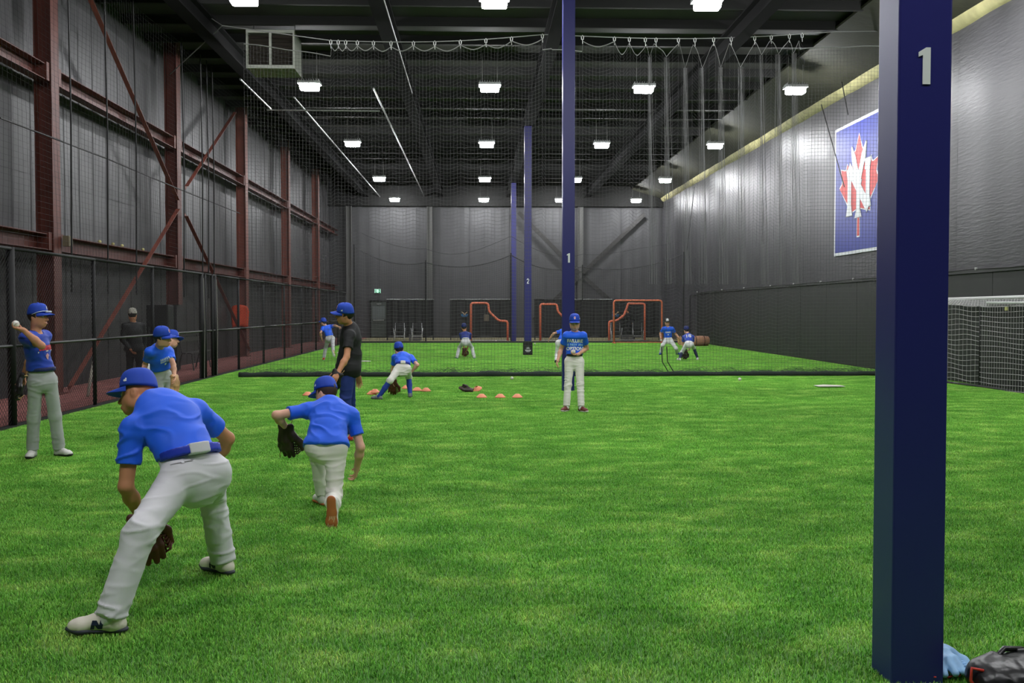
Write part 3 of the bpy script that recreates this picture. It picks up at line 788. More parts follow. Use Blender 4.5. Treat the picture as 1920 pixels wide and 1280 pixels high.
for q, (a, c, nu, n2) in enumerate(((A0, C0, 12, 16), (C0, D0, 44, 16))):
    o = panel(a, c, .03, .03, z1 + (.05 if q == 0 else 0), z1 if q == 0 else z1 - .02, nu, n2, -.04 if q else -.02).obj('netting', m_gnet, t); o['kind'] = 'stuff'
pts = []
tp0 = lambda u: (A0.lerp(C0, u / .25) + Vector((0, 0, z1 + .05 - .2 * u)) if u < .25 else C0.lerp(D0, (u - .25) / .75) + Vector((0, 0, z1 - .02 * u))); tp1 = lambda u: F1.lerp(F2, u)
b = MB(); b.strands([[rel(tp0(u).lerp(tp1(u), v)) for v in np.linspace(0, 1, 6)] for u in np.linspace(0, 1, 60)], .006); b.strands([[rel(tp0(u).lerp(tp1(u), v)) for u in np.linspace(0, 1, 40)] for v in np.linspace(0, 1, 9)], .006)
o = b.obj('top_netting', M('goal_net_light', (190, 190, 188), .7), t); o['kind'] = 'stuff'
b = MB(); b.tube([rel(A0) + Vector((0, 0, .03)), Vector((0, 0, .03)), rel(D0) + Vector((0, 0, .03))], .03, 8); b.obj('ground_bar', m_black, t)
b = MB(); q = C0.lerp(D0, .24); b.box(tuple(rel(q) + Vector((-.05, -.03, z1 - .09))), tuple(rel(q) + Vector((-.02, .05, z1 - .02)))); b.obj('tag', M('tag_yellow', (178, 176, 112), .6), t)

# ------------------------------------------------------------------ practice cones, balls, plates on the turf
m_cone = M('cone_orange', (255, 160, 122), .55)
b = MB(); b.lathe([(.096, 0), (.098, .006), (.088, .016), (.062, .040), (.040, .060), (.030, .064), (.027, .060), (.036, .052), (.056, .034), (.080, .010), (.096, 0)], 22)
me_cone = b.mesh('disc_cone', smooth=True); me_cone.materials.append(m_cone)
G0 = Vector((0, 0, .022))
for px, py, dz, rx, lb in ((697, 741, 0, 0, 'orange disc cone at the bottom of a stack of two beside the lunging boy'), (703, 741, .032, .03, 'orange disc cone on top of a stack of two beside the lunging boy'),
                       (762, 730, 0, 0, 'orange disc cone half hidden behind the lunging boy’s leg'), (782, 734, 0, 0, 'orange disc cone just right of the lunging boy’s rear foot'), (799, 735, 0, 0, 'orange disc cone rightmost of three behind the lunging boy'),
                       (895, 734, .02, .35, 'orange disc cone tipped against a brown glove'), (903, 747, 0, 0, 'orange disc cone left of the row of three on open turf'), (938, 747, 0, 0, 'orange disc cone in the middle of the row of three on open turf'), (970, 747, 0, 0, 'orange disc cone right of the row of three on open turf'),
                       (577, 743, 0, 0, 'orange disc cone by the cap brim of the bending boy')):
    p = G(px, py); o = inst('disc_cone', me_cone, None, p + G0 + Vector((0, 0, dz)), (rx, -rx, 0)); mark(o, lb, 'cone', 'orange disc cones')
m_ball = M('ball_leather', (236, 234, 226), .5); m_seam = M('ball_seam', (176, 40, 38), .6)
b = MB(); b.lathe([(.037 * math.sin(math.pi * i / 14), -.037 * math.cos(math.pi * i / 14)) for i in range(15)], 20); me_ball = b.mesh('baseball', smooth=True); me_ball.materials.append(m_ball)
b = MB(); pts = []
for i in range(48):
    a = 2 * math.pi * i / 48; th = math.pi / 2 - (math.pi / 2 - .42) * math.cos(a); ph = a / 2 + .42 * math.sin(2 * a)
    aa = .44; x = math.cos(a) + aa * math.cos(3 * a); y = math.sin(a) - aa * math.sin(3 * a); z = 2 * math.sqrt(aa) * math.sin(2 * a)
    v = Vector((x, y, z)).normalized() * .0372; pts.append(v)
b.tube(pts, .0014, 4, closed=True); me_seam = b.mesh('seam'); me_seam.materials.append(m_seam)
def ball(loc, lb, mat=None, seam=True, group='baseballs'):
    o = inst('baseball', me_ball, None, loc, (random.random() * 3, random.random() * 3, 0)); mark(o, lb, 'ball', group)
    if mat: o.material_slots[0].link = 'OBJECT'; o.material_slots[0].material = mat
    if seam: inst('seam', me_seam, o)
    return o
for px, py, lb in ((960, 713, 'white baseball on the turf before the dividing net near the middle'), (1387, 715, 'white baseball on the turf before the dividing net, right part'), (634, 664, 'white baseball by the feet of the far throwing boy'),
                   (1003, 646, 'white baseball at the far turf edge by post 2'), (930, 641, 'white baseball on the far cage floor below the left orange screen')):
    ball(G(px, py) + Vector((0, 0, .05)), lb)
m_oldball = M('ball_yellowed', (186, 178, 120), .6)
for px, lb in ((187, 'yellowed ball on the lower wall beam, first from the near column'), (212, 'yellowed ball on the lower wall beam, second from the near column'), (229, 'yellowed ball on the lower wall beam, third from the near column'), (268, 'yellowed ball on the lower wall beam beside the brace')):
    q = onX(px, 470, -7.96); ball(Vector((-7.96, q.y, 2.98 + .037)), lb, m_oldball, False, 'balls lying on the wall beam')
for px, py, w, d, lb in ((682, 679, .42, .42, 'flat white throw-down base plate beyond the net at left'), (1552, 726, .55, .5, 'flat pale plate on the turf before the net at right')):
    p = G(px, py); b = MB(); b.plate([(-w / 2, -d / 2), (w / 2, -d / 2), (w / 2, d * .1), (0, d / 2), (-w / 2, d * .1)], lambda a, c, z: (a, c, z), .008)
    o = b.obj('base_plate', M('plate_white', (212, 210, 196) if w < .5 else (150, 158, 110), .7)); o.location = (p.x, p.y, .034); mark(o, lb, 'plate')

# ------------------------------------------------------------------ far end: screens, curtains, chairs, door, sign
m_or = M('screen_orange', (228, 122, 90), .6)
def arcpts(poly, r=.13, n=5):
    out = [poly[0]]
    for i in range(1, len(poly) - 1):
        p = Vector(poly[i]); a = (Vector(poly[i - 1]) - p); c = (Vector(poly[i + 1]) - p)
        rr = min(r, a.length / 2.2, c.length / 2.2); a = p + a.normalized() * rr; c = p + c.normalized() * rr
        for k in range(n + 1): u = k / n; out.append(a * (1 - u) ** 2 + p * 2 * u * (1 - u) + c * u * u)
    return out + [poly[-1]]
def screen(pix, Y, lb, r=.055, feet=True, netp=None, closed=False):
    pts = [P(px, py, Y) for px, py in pix]; o = Vector((pts[0].x, Y, 0))
    t = empty('pitching_screen', o, 0, lb, 'screen', 'orange framed pitching screens')
    pl = [p - o for p in pts]
    for p in (pl[0], pl[-1]): p.z = .04
    b = MB(); b.tube(arcpts(pl), r, 10); b.obj('frame', m_or, t, smooth=True)
    if feet:
        for p in (pl[0], pl[-1]): b = MB(); b.tube([(p.x, -.55, .03), (p.x, .55, .03)], .025, 8); b.obj('foot', m_or if r < .05 else m_steel, t)
        b = MB(); b.tube([(pl[0].x, 0, .06), (pl[-1].x, 0, .06)], .02, 8); b.obj('cross_bar', m_or if closed else m_steel, t)
    xs0, xs1 = min(p.x for p in pl), max(p.x for p in pl)
    def top(x):
        for a, c in zip(pl[:-1], pl[1:]):
            if abs(c.x - a.x) > .05 and min(a.x, c.x) <= x <= max(a.x, c.x): return a.z + (c.z - a.z) * (x - a.x) / (c.x - a.x)
        return max(p.z for p in pl)
    st = [[(x, .02, .1), (x, .05, top(x) / 2), (x, .02, top(x) - .02)] for x in np.arange(xs0 + .05, xs1, .06)]
    b = MB(); b.strands(st, .003)
    for z in np.arange(.1, 2.1, .06):
        xs = [x for x in np.arange(xs0, xs1, .03) if top(x) > z]
        if len(xs) > 2: b.strands([[(xs[0], .02, z), ((xs[0] + xs[-1]) / 2, .05, z), (xs[-1], .02, z)]], .003)
    o2 = b.obj('netting', m_net, t); o2['kind'] = 'stuff'
    return t
screen([(883, 640), (883, 568), (915, 568), (917, 584), (935, 601), (952, 602), (952, 640)], 49.5, 'orange L shaped pitching screen behind the boy fielding a ground ball')
screen([(1013, 640), (1013, 570), (1044, 570), (1046, 584), (1062, 600), (1078, 601), (1078, 640)], 49.5, 'orange L shaped pitching screen half hidden by the second blue post')
screen([(1142, 640), (1142, 602), (1156, 601), (1170, 591), (1177, 572), (1178, 569), (1209, 569), (1209, 640)], 49.8, 'orange L shaped pitching screen behind the square orange frame')
screen([(1151, 647), (1151, 563), (1241, 563), (1241, 647)], 46.2, 'large square orange framed screen at the end of the turf', .04, True, None, True)
m_curt = M('curtain_black', (40, 41, 40), .8, bump=(3, .2))
for a, c, rail, lb in ((726, 812, 1, 'black backdrop curtain behind the two chairs near the exit door'), (845, 962, 1, 'black backdrop curtain behind the left orange screen'), (1003, 1066, 0, 'black backdrop curtain behind the second blue post'), (1074, 1146, 1, 'black backdrop curtain right of the second blue post'), (1152, 1236, 0, 'black backdrop curtain behind the square orange frame')):
    Y = 52.0; A, B = P(a, 562, Y), P(c, 562, Y); t = empty('backdrop_curtain', (A.x, Y, 0), 0, lb, 'curtain', 'black backdrop curtains at the far end')
    w = B.x - A.x; n = 40; vs = []; fs = []; zb = .18
    for i in range(n + 1):
        x = w * i / n; d = .05 * math.sin(i * .9) + .02 * math.sin(i * 2.3)
        for z in (zb + .06 * math.sin(i * .35), 1.0, A.z): vs.append((x, d * (1.3 - z / 3), z))
    for i in range(n):
        for j in range(2): q = i * 3 + j; fs.append((q, q + 3, q + 4, q + 1))
    b = MB(); b.add(vs, fs); cu = b.obj('cloth', m_curt, t, smooth=True)
    b = MB(); b.tube([(-.05, 0, A.z + .02), (w + .05, 0, A.z + .02)], .03, 8); b.obj('rail', M('rail_metal', (120, 124, 122), .35, .5) if rail else m_black, t)
    for x in (0, w): b = MB(); b.tube([(x, 0, 0), (x, 0, A.z)], .03, 8); b.obj('pole', m_black, t)
d = empty('door_1', (P(710, 600, YB - .1).x, YB - .12, 0), 0, None, None, None, 'structure')
m_door = M('door_grey', (70, 77, 72), .5)
b = MB(); b.box((-.42, 0, .05), (.42, .06, 2.05)); b.obj('leaf', m_door, d)
b = MB(); b.box((-.36, -.012, 1.05), (.36, 0, 1.80)); b.obj('window_film', M('door_film', (96, 103, 102), .4), d)
b = MB(); b.box((-.50, -.02, 0), (-.42, .08, 2.13)); b.box((.42, -.02, 0), (.50, .08, 2.13)); b.box((-.5, -.02, 2.05), (.5, .08, 2.13)); b.obj('door_frame', m_black, d)
b = MB(); b.box((-.30, -.07, .98), (.30, -.02, 1.03)); b.obj('push_bar', m_steel, d)
b = MB(); b.box((-.1, -.05, 1.90), (.15, -.01, 1.95)); b.obj('door_closer', m_steel, d)
q = P(708, 545.5, YB - .3); t = empty('exit_sign', q, 0, 'lit green and white running man exit sign above the far door', 'sign')
b = MB(); b.box((-.18, 0, -.12), (.18, .10, .12)); b.obj('housing', m_black, t)
b = MB(); b.box((-.17, -.01, -.11), (.17, 0, .11)); b.obj('panel', M('sign_white', (225, 255, 240), .4, emit=((190, 255, 225), 1.0)), t)
b = MB(); mp = lambda a, z, dd: (a, -.011 - dd, z)
for pl in ([(-.15, -.09), (-.05, -.09), (-.05, .09), (-.15, .09)], [(.05, -.09), (.15, -.09), (.15, .09), (.05, .09)], [(-.16, -.11), (.16, -.11), (.16, -.095), (-.16, -.095)]): b.plate(pl, mp, .003)
b.obj('green_fields', M('sign_green', (20, 120, 80), .4, emit=((20, 140, 90), .5)), t)
b = MB(); mp = lambda a, z, dd: (a, -.015 - dd, z)
c8 = [(-.10 + .016 * math.cos(k * .785), .062 + .016 * math.sin(k * .785)) for k in range(8)]
for pl in (c8, [(-.115, .04), (-.09, .045), (-.08, -.01), (-.105, -.015)], [(-.105, -.015), (-.085, -.01), (-.115, -.075), (-.13, -.07)], [(-.09, -.01), (-.08, .0), (-.06, -.04), (-.07, -.05)], [(-.10, .04), (-.09, .03), (-.06, .01), (-.065, .02)], [(.07, -.02), (.11, -.02), (.11, .02), (.07, .02)], [(.11, -.05), (.14, 0), (.11, .05)]): b.plate(pl, mp, .002)
b.obj('pictogram', M('sign_white', (225, 255, 240)), t)
# chairs
def chair(loc, lb, rz=0):
    t = empty('folding_chair', loc, rz, lb, 'chair', 'chairs in the far cages')
    mw_ = M('chair_tube', (205, 208, 210), .35, .4); ms = M('chair_seat', (34, 35, 36), .6)
    b = MB(); b.box((-.21, -.2, .44), (.21, .2, .475)); b.obj('seat', ms, t, bevel=.012)
    b = MB(); b.box((-.22, .2, .62), (.22, .225, .92)); b.obj('backrest', ms, t, bevel=.01)
    for s in (-1, 1):
        b = MB(); b.tube([(s * .27, -.22, 0), (s * .245, -.15, .30), (s * .30, -.16, .66)], .016, 8); b.obj('leg', mw_, t, smooth=True)
        b = MB(); b.tube([(s * .25, .30, 0), (s * .24, .22, .45), (s * .22, .23, .92)], .016, 8); b.obj('leg', mw_, t, smooth=True)
    b = MB(); b.tube([(-.25, -.17, .25), (.25, -.17, .25)], .012, 6); b.obj('stretcher', mw_, t)
for px, lb in ((749, 'white legged chair with black seat, nearer the exit door'), (782, 'white legged chair with black seat, second from the exit door'), (1155, 'white legged chair with black seat inside the square frame at left'), (1196, 'white legged chair with black seat inside the square frame at right')):
    p = P(px, 600, 50.6); chair((p.x, 50.6, 0), lb)
# machine with a dark cover between the right chairs
for px, lb in ((778, 'low dark ball crate under the second chair near the exit'), (1176, 'low grey ball crate between the chairs inside the square frame')):
    yq = 51.3 if px < 900 else 50.06; p = P(px, 636, yq); t = empty('ball_crate', (p.x, yq, 0), 0, lb, 'crate')
    mcr = M('crate_grey', (92, 92, 92), .6)
    for lo, hi in (((-.3, -.2, 0), (.3, .2, .02)),): b = MB(); b.box(lo, hi); b.obj('bottom', mcr, t)
    for k in range(4):
        z = .03 + k * .075; b = MB(); b.box((-.3, -.2, z), (.3, -.185, z + .05)); b.box((-.3, .185, z), (.3, .2, z + .05)); b.box((-.3, -.185, z), (-.285, .185, z + .05)); b.box((.285, -.185, z), (.3, .185, z + .05)); b.obj('slat', mcr, t)
    for x in (-.29, .29): b = MB(); b.box((x - .012, -.205, 0), (x + .012, .205, .32)); b.obj('post', mcr, t)
# hanging target plates
for px, py, lb in ((871, 590, 'small blue plate with crossed tan bats hung left of the left screen'), (1154, 590, 'small blue plate with crossed tan bats hung at the square frame')):
    q = P(px, py, 51.88); t = empty('hanging_plate', q, 0, lb, 'sign')
    b = MB(); b.plate([(-.2, .02), (-.14, -.1), (.14, -.1), (.2, .02), (.1, .05), (-.1, .05)], lambda a, z, dd: (a, -dd, z), .02); b.obj('plate', M('plate_blue', (28, 84, 128), .5), t)
    for s in (-1, 1): b = MB(); b.tube([(s * .15, -.04, .16), (-s * .06, -.04, -.02)], [.028, .014], 8); b.obj('bat', M('bat_tan', (196, 172, 136), .5), t)
    b = MB(); b.tube([(0, .0, .04), (0, .09, .72), (0, .10, .9)], .006, 5); b.obj('cord', m_black, t)
q = P(912, 594, 49.66); t = empty('ball_pouch', q, 0, 'beige ball pouch hanging from the left orange screen', 'pouch')
b = MB(); b.box((-.13, -.08, -.22), (.13, .08, .12)); b.obj('bag', M('pouch_tan', (122, 112, 96), .8), t, bevel=.04)
for s in (-.08, .08): b = MB(); b.tube([(s, 0, .1), (s * .4, 0, .55)], .008, 5); b.obj('strap', M('pouch_tan', (122, 112, 96)), t)
p = G(1312, 649); t = empty('equipment_bag', (p.x, p.y, 0), .1, 'tan cloth equipment bag with dark straps by the end of the wall pads', 'bag')
b = MB(); b.tube([(-.42, 0, .22), (-.36, 0, .23), (0, 0, .235), (.36, 0, .23), (.42, 0, .22)], [.12, .21, .225, .21, .12], 14); b.obj('body', M('canvas_tan', (172, 128, 100), .85, bump=(8, .4)), t, smooth=True)
for s in (-.22, .16): b = MB(); b.tube([(s + .0, .228 * math.cos(a), .235 + .228 * math.sin(a)) for a in np.linspace(0, 2 * math.pi, 20)], .016, 6); b.obj('strap', M('strap_dark', (70, 40, 38), .7), t)
# ------------------------------------------------------------------ behind the fence
q = onX(300, 566, -7.35); t = empty('equipment_locker', (-7.35, q.y, 0), 0, 'tall black upright equipment case behind the fence beside the man in the grey cap', 'case')
m_case = M('case_black', (17, 17, 18), .5)
b = MB(); b.box((-.25, -.22, .04), (.25, .22, 1.70)); b.obj('case', m_case, t, bevel=.03)
for k in range(5): b = MB(); b.box((-.2 + k * .085, -.235, .9), (-.17 + k * .085, -.22, 1.2)); b.obj('rib', M('case_rib', (52, 52, 54), .4), t)
for s in (-.18, .18): b = MB(); b.box((s - .03, -.15, 0), (s + .03, .15, .045)); b.obj('foot', m_case, t)
q = onX(452, 575, -7.78); t = empty('cover', (-8.06, 33.75, 1.70), 0, 'bright orange cloth cover hanging on the third column behind the fence', 'cover')
b = MB(); n = 14; vs = []; fs = []
for i in range(n + 1):
    u = i / n - .5
    for j in range(9):
        v = j / 8; wd = (.66 - .16 * v) * (1 - .25 * max(0, .2 - v) / .2)
        vs.append((u * wd, -.10 * math.cos(u * 3.0) - .02 * math.sin(u * 16 + v * 3), -.72 * v + .06 * math.cos(u * 3)))
for i in range(n):
    for j in range(8): a = i * 9 + j; fs.append((a, a + 9, a + 10, a + 1))
b.add(vs, fs); o = b.obj('cloth', M('cover_orange', (222, 78, 40), .7), t, smooth=True); md = o.modifiers.new('thick', 'SOLIDIFY'); md.thickness = .012
b = MB(); b.tube([(0, .03, .05), (0, -.09, .04), (0, -.11, -.02)], .012, 6); b.obj('hook', m_steel, t)
q = onX(365, 640, -7.6); t = empty('bench', (-7.6, q.y, 0), 0, 'dark metal bench with back rails between the fence and the left wall', 'bench')
mbn = M('bench_metal', (72, 70, 68), .45, .3)
for z, x in ((.46, 0), (.46, .14), (.80, -.16), (.95, -.18)): b = MB(); b.beam((x, -1.0, z), (x, 1.0, z), .03, .1, side=(0, 0, 1) if z < .5 else (1, 0, 0)); b.obj('slat', mbn, t)
for y in (-.8, .8):
    b = MB(); b.tube([(.2, y, 0), (.15, y, .44), (-.1, y, .44), (-.18, y, 1.0)], .018, 8); b.tube([(-.2, y, 0), (-.1, y, .44)], .018, 8); b.obj('leg', mbn, t)
q = onX(172, 682, -7.0); t = empty('baseball_bat', (-7.0, q.y, .0), 0, 'pale baseball bat leaning behind the fence beside the rust red column', 'bat')
b = MB(); b.tube([(0, -.20, .30), (0, -.02, .72), (0, .12, 1.02), (0, .14, 1.06)], [.030, .028, .013, .020], 10); b.obj('barrel', M('bat_pale', (176, 170, 158), .5), t, smooth=True)
t.location.z = -.27
q = onX(127, 452, -7.75); t = empty('junction_box', q, 0, 'small beige electrical box beside the nearest rust red column', 'box')
b = MB(); b.box((-.06, -.09, -.1), (.06, .09, .1)); b.obj('case', M('box_beige', (116, 108, 86), .6), t, bevel=.008)
b = MB(); b.box((.06, -.07, -.08), (.066, .07, .08)); b.obj('lid', M('box_lid', (126, 118, 96), .6), t)
# ------------------------------------------------------------------ people
I3 = np.eye(3)
SKIN = {'a': M('skin_a', (206, 146, 112), .55, spec=.35), 'b': M('skin_b', (222, 168, 138), .55, spec=.35), 'c': M('skin_c', (198, 138, 102), .55, spec=.35), 'd': M('skin_d', (232, 178, 152), .55, spec=.35)}
m_cloth = {
 'royal': M('cotton_royal', (18, 98, 244), .6, bump=(260, .08, (1, 1, 1), .002), sheen=.08),
 'navy': M('cotton_navy', (24, 48, 128), .7), 'black': M('cotton_black', (22, 22, 24), .75), 'jacket': M('jacket_black', (20, 20, 22), .7),
 'grey': M('trouser_grey', (218, 217, 221), .75, bump=(300, .06, (1, 1, 1), .002)), 'cream': M('trouser_cream', (234, 230, 222), .75), 'greyd': M('trouser_midgrey', (186, 188, 188), .75),
 'denim': M('trouser_blue', (24, 48, 120), .8), 'dark': M('trouser_black', (24, 24, 26), .8), 'white': M('trouser_white', (236, 235, 237), .75)}
m_capc = {'royal': M('cap_royal', (30, 72, 190), .7), 'navy': M('cap_navy', (26, 40, 104), .7), 'grey': M('cap_grey', (196, 192, 180), .85, bump=(90, .6)), 'black': M('cap_black', (22, 24, 34), .7)}
m_hair = M('hair_dark', (34, 26, 22), .6); m_hairb = M('hair_brown', (58, 40, 32), .6)
m_eye = M('eye_white', (196, 192, 186), .4); m_iris = M('iris_dark', (34, 24, 18), .2); m_lip = M('lips', (176, 104, 92), .5)
m_logo = M('logo_white', (240, 240, 244), .5); m_logor = M('logo_red', (206, 46, 52), .5); m_logob = M('logo_pale_blue', (142, 190, 250), .5)

# cap template in head space (x right, y front, z up)
def cap_crown(th, t):
    a = min(t, 1) * math.pi / 2
    y0 = math.cos(th); z0 = .012 + .022 * (y0 + 1) / 2 + .006
    rad = max(math.cos(a), 0) ** .54; lift = .1 * (y0 > 0) * 0
    return Vector((.0855 * rad * math.sin(th), .1035 * rad * math.cos(th) - .006 + .006 * math.sin(a), z0 + (.146 - z0) * math.sin(a) ** .90))
def cap_meshes():
    n, m = 48, 12; vs = []; fs = []
    for j in range(m):
        t = j / m
        for i in range(n):
            th = 2 * math.pi * i / n; p = cap_crown(th, t); g = .0022 * (1 if i % 8 == 0 else 0) * (1 - t)
            c = Vector((0, -.004, p.z)); q = c + (p - c) * (1 - g / .09); vs.append(q)
    vs.append(Vector((0, 0, .146)))
    for j in range(m - 1):
        for i in range(n): k = (i + 1) % n; fs.append((j * n + i, j * n + k, (j + 1) * n + k, (j + 1) * n + i))
    for i in range(n): fs.append(((m - 1) * n + i, (m - 1) * n + (i + 1) % n, m * n))
    b0 = len(vs)
    for i in range(n): p = Vector(vs[i]); vs.append(Vector((p.x * .95, p.y * .95 , p.z + .004)))
    for i in range(n): k = (i + 1) % n; fs.append((i, b0 + i, b0 + k, k))
    b = MB(); b.add(vs, fs); crown = b.mesh('cap', smooth=True)
    vs = []; fs = []; nu, nv = 22, 8
    for side in (0, 1):
        for j in range(nv + 1):
            for i in range(nu + 1):
                u = i / nu * 2 - 1; v = j / nv; th = u * 1.22; p = cap_crown(th, 0)
                L = .078 * (1 - abs(u) ** 3.2) ** .6 if abs(u) < 1 else 0
                x = p.x * (1 + .02 * v * (1 - u * u)); y = p.y + L * v
                vs.append((x, y, p.z + .001 - .010 * v * v - .016 * u * u * v - (.0045 if side else 0)))
    S = (nu + 1) * (nv + 1)
    for j in range(nv):
        for i in range(nu):
            a = j * (nu + 1) + i; fs.append((a, a + 1, a + nu + 2, a + nu + 1)); fs.append((S + a, S + a + nu + 1, S + a + nu + 2, S + a + 1))
    for i in range(nu): a = nv * (nu + 1) + i; fs.append((a, a + 1, S + a + 1, S + a))
    b = MB(); b.add(vs, fs); brim = b.mesh('brim', smooth=True)
    b = MB(); b.lathe([(.0, .0055), (.005, .005), (.008, .002), (.009, -.002)], 12, (0, 0, .1470)); button = b.mesh('button', smooth=True)
    def mk(polys, off=.0022):
        b = MB()
        for pl in polys:
            n = len(pl); v1 = []
            for (th, t) in pl:
                p = cap_crown(th, t); c = Vector((0, -.004, .05)); d = (p - c).normalized(); v1.append(p + d * off)
            b.add(v1 + [p - (p - Vector((0, -.004, .05))).normalized() * .003 for p in v1], [tuple(range(n))] + [(i, (i + 1) % n, n + (i + 1) % n, n + i) for i in range(n)])
        return b.mesh('logo')
    front = mk([[(.17 * math.cos(a), .31 + .15 * math.sin(a)) for a in np.linspace(0, 6.283, 12, endpoint=False)]])
    inner = mk([[(-.09, .22), (-.04, .22), (-.02, .32), (.04, .22), (.10, .22), (.03, .36), (.09, .42), (.02, .42), (-.03, .36), (-.05, .42), (-.10, .42)]], .0035)
    sides = mk([[(-1.28, .14), (-1.12, .14), (-1.06, .17), (-1.12, .21), (-1.20, .21), (-1.22, .255), (-1.28, .245)]])
    us = np.linspace(-.62, .62, 9); ts = lambda u, k: .04 + (.60 - .4 * u * u) * k / 5
    panel = mk([[(us[i], ts(us[i], k)), (us[i + 1], ts(us[i + 1], k)), (us[i + 1], ts(us[i + 1], k + 1)), (us[i], ts(us[i], k + 1))] for i in range(8) for k in range(5)], .003)
    return crown, brim, button, front, inner, sides, panel
CAP = cap_meshes()
def tinted(me, mat):
    c = me.copy(); c.materials.clear(); c.materials.append(mat); return c

# shoe template: heel at -y, toe at +y, sole on z = 0, ankle over the origin
def shoe_meshes():
    f = Field(); up_ = ((0, 0, 1), .45)
    f.cone((0, -.052, .012), (0, .05, .012), .036, .037, .02, up_); f.cone((0, .05, .012), (-.006, .125, .014), .037, .046, .02, up_); f.cone((-.006, .125, .014), (-.004, .17, .022), .045, .036, .02, up_)
    sole = f.mesh('sole', .0055)
    f = Field(); cu = [((0, 0, .016), (0, 0, -1))]
    f.cone((0, -.044, .035), (0, .05, .040), .035, .038, .03, None, cu); f.cone((0, .05, .05), (-.005, .13, .036), .039, .041, .03, ((0, 0, 1), .85), cu); f.cone((-.005, .13, .032), (-.004, .160, .032), .041, .035, .03, ((0, 0, 1), .85), cu)
    f.cone((0, -.018, .045), (0, -.026, .098), .042, .036, .03, None, [((0, 0, .10), (0, -.15, 1))])
    f.cone((0, .03, .07), (0, .075, .058), .024, .024, .03)
    upper = f.mesh('shoe', .0055)
    b = MB()
    for k in range(5): y = .028 + .017 * k; z = .106 - .011 * k - .0006 * k * k; b.tube([(-.026, y, z - .014), (-.012, y + .004, z - .003), (.012, y + .012, z - .003), (.026, y + .012, z - .016)], .0028, 5)
    b.tube([(0, .03, .104), (-.022, .036, .112), (-.028, .028, .104), (0, .03, .104), (.022, .036, .112), (.03, .03, .104)], .0026, 5)
    laces = b.mesh('laces', smooth=True)
    return upper, sole, laces
SHOE = shoe_meshes()
def N_logo(sgn):
    sh = flat_mesh([[(x * 1.25, y * 1.0) for x, y in pl] for pl in ([(-.025, -.02), (-.011, -.02), (-.003, .022), (-.017, .022)], [(-.017, .022), (-.001, .022), (.019, -.02), (.003, -.02)], [(.005, -.02), (.019, -.02), (.027, .022), (.013, .022)])])
    return sh

# fielding glove template: wrist at origin, fingers +y, pocket faces +z, thumb towards +x
def glove_meshes():
    f = Field()
    f.cone((-.04, .03, 0), (-.055, .12, -.005), .030, .034, .03); f.cone((0, .02, -.004), (0, .12, -.014), .034, .034, .03); f.cone((.045, .03, 0), (.065, .10, .005), .030, .032, .03)
    tips = [(-.095, .225, .035), (-.050, .262, .025), (-.004, .272, .022), (.038, .262, .025)]; base = [(-.062, .12, 0), (-.028, .13, -.01), (.004, .13, -.012), (.034, .125, -.008)]
    for a, c in zip(base, tips):
        md_ = tuple((np.array(a) + np.array(c)) / 2 + np.array((0, 0, -.012))); f.cone(a, md_, .024, .022, .014); f.cone(md_, c, .022, .017, .014)
    f.cone((.06, .07, .005), (.108, .135, .035), .030, .026, .02); f.cone((.108, .135, .035), (.112, .205, .055), .026, .020, .02)
    f.cone((-.05, -.005, 0), (.05, -.005, 0), .030, .030, .02, ((0, 0, 1), .8))
    f.ell((.01, .10, .045), I3, (.06, .075, .042), .02, op='s'); f.ell((0, -.035, .0), I3, (.04, .03, .018), .01, op='s')
    le = f.mesh('leather', .006)
    b = MB()
    for k in range(5):
        u = k / 4; b.tube([(.052, .15 + .095 * u, .012 + .01 * u), (.085, .155 + .085 * u, .018), (.112, .14 + .07 * u, .042)], .007, 6)
    for k in range(4): u = k / 3; b.tube([(.056 + .045 * u, .14, .014 + .02 * u), (.05 + .05 * u, .245 - .02 * u, .024 + .024 * u)], .006, 6)
    web = b.mesh('web', smooth=True)
    lace = []
    for (x0_, y0_, z0_), (x1_, y1_, z1_) in zip(tips[:-1], tips[1:]): b = MB(); lace.append(b); b.tube([(x0_, y0_ - .02, z0_ + .018), ((x0_ + x1_) / 2, y0_ - .012, z0_ + .022), (x1_, y1_ - .02, z1_ + .018)], .0035, 5)
    b = MB(); lace.append(b); b.tube([(-.065, .0, .028), (-.03, -.012, .032), (.03, -.012, .032), (.065, .0, .028)], .004, 5); b = MB(); lace.append(b); b.tube([(.03, -.01, .03), (.05, -.05, .03), (.045, -.075, .02)], .003, 5); b = MB(); lace.append(b); b.tube([(-.095, .225, .04), (-.11, .26, .03), (-.105, .29, .02)], .003, 5)
    lace = [q.mesh('lacing', smooth=True) for q in lace]
    return le, web, lace
GLOVE = glove_meshes()
m_glv = {'brown': M('glove_brown', (96, 48, 32), .5, var=(14, .35)), 'dark': M('glove_dark', (48, 34, 28), .5, var=(14, .4)), 'black': M('glove_black', (26, 24, 24), .45, var=(14, .3)), 'tan': M('glove_tan', (196, 152, 104), .55, var=(14, .25)), 'sky': M('glove_sky', (150, 196, 238), .5, var=(10, .12))}
m_lace = {'brown': M('lace_brown', (150, 78, 48), .6), 'dark': M('lace_tan', (150, 116, 82), .6), 'black': M('lace_cream', (226, 186, 130), .6), 'tan': M('lace_tan', (150, 116, 82)), 'sky': M('lace_red', (206, 58, 48), .6)}
def basis(o, x, y, z, s=1.0):
    return Matrix(((x.x * s, y.x * s, z.x * s, o[0]), (x.y * s, y.y * s, z.y * s, o[1]), (x.z * s, y.z * s, z.z * s, o[2]), (0, 0, 0, 1)))
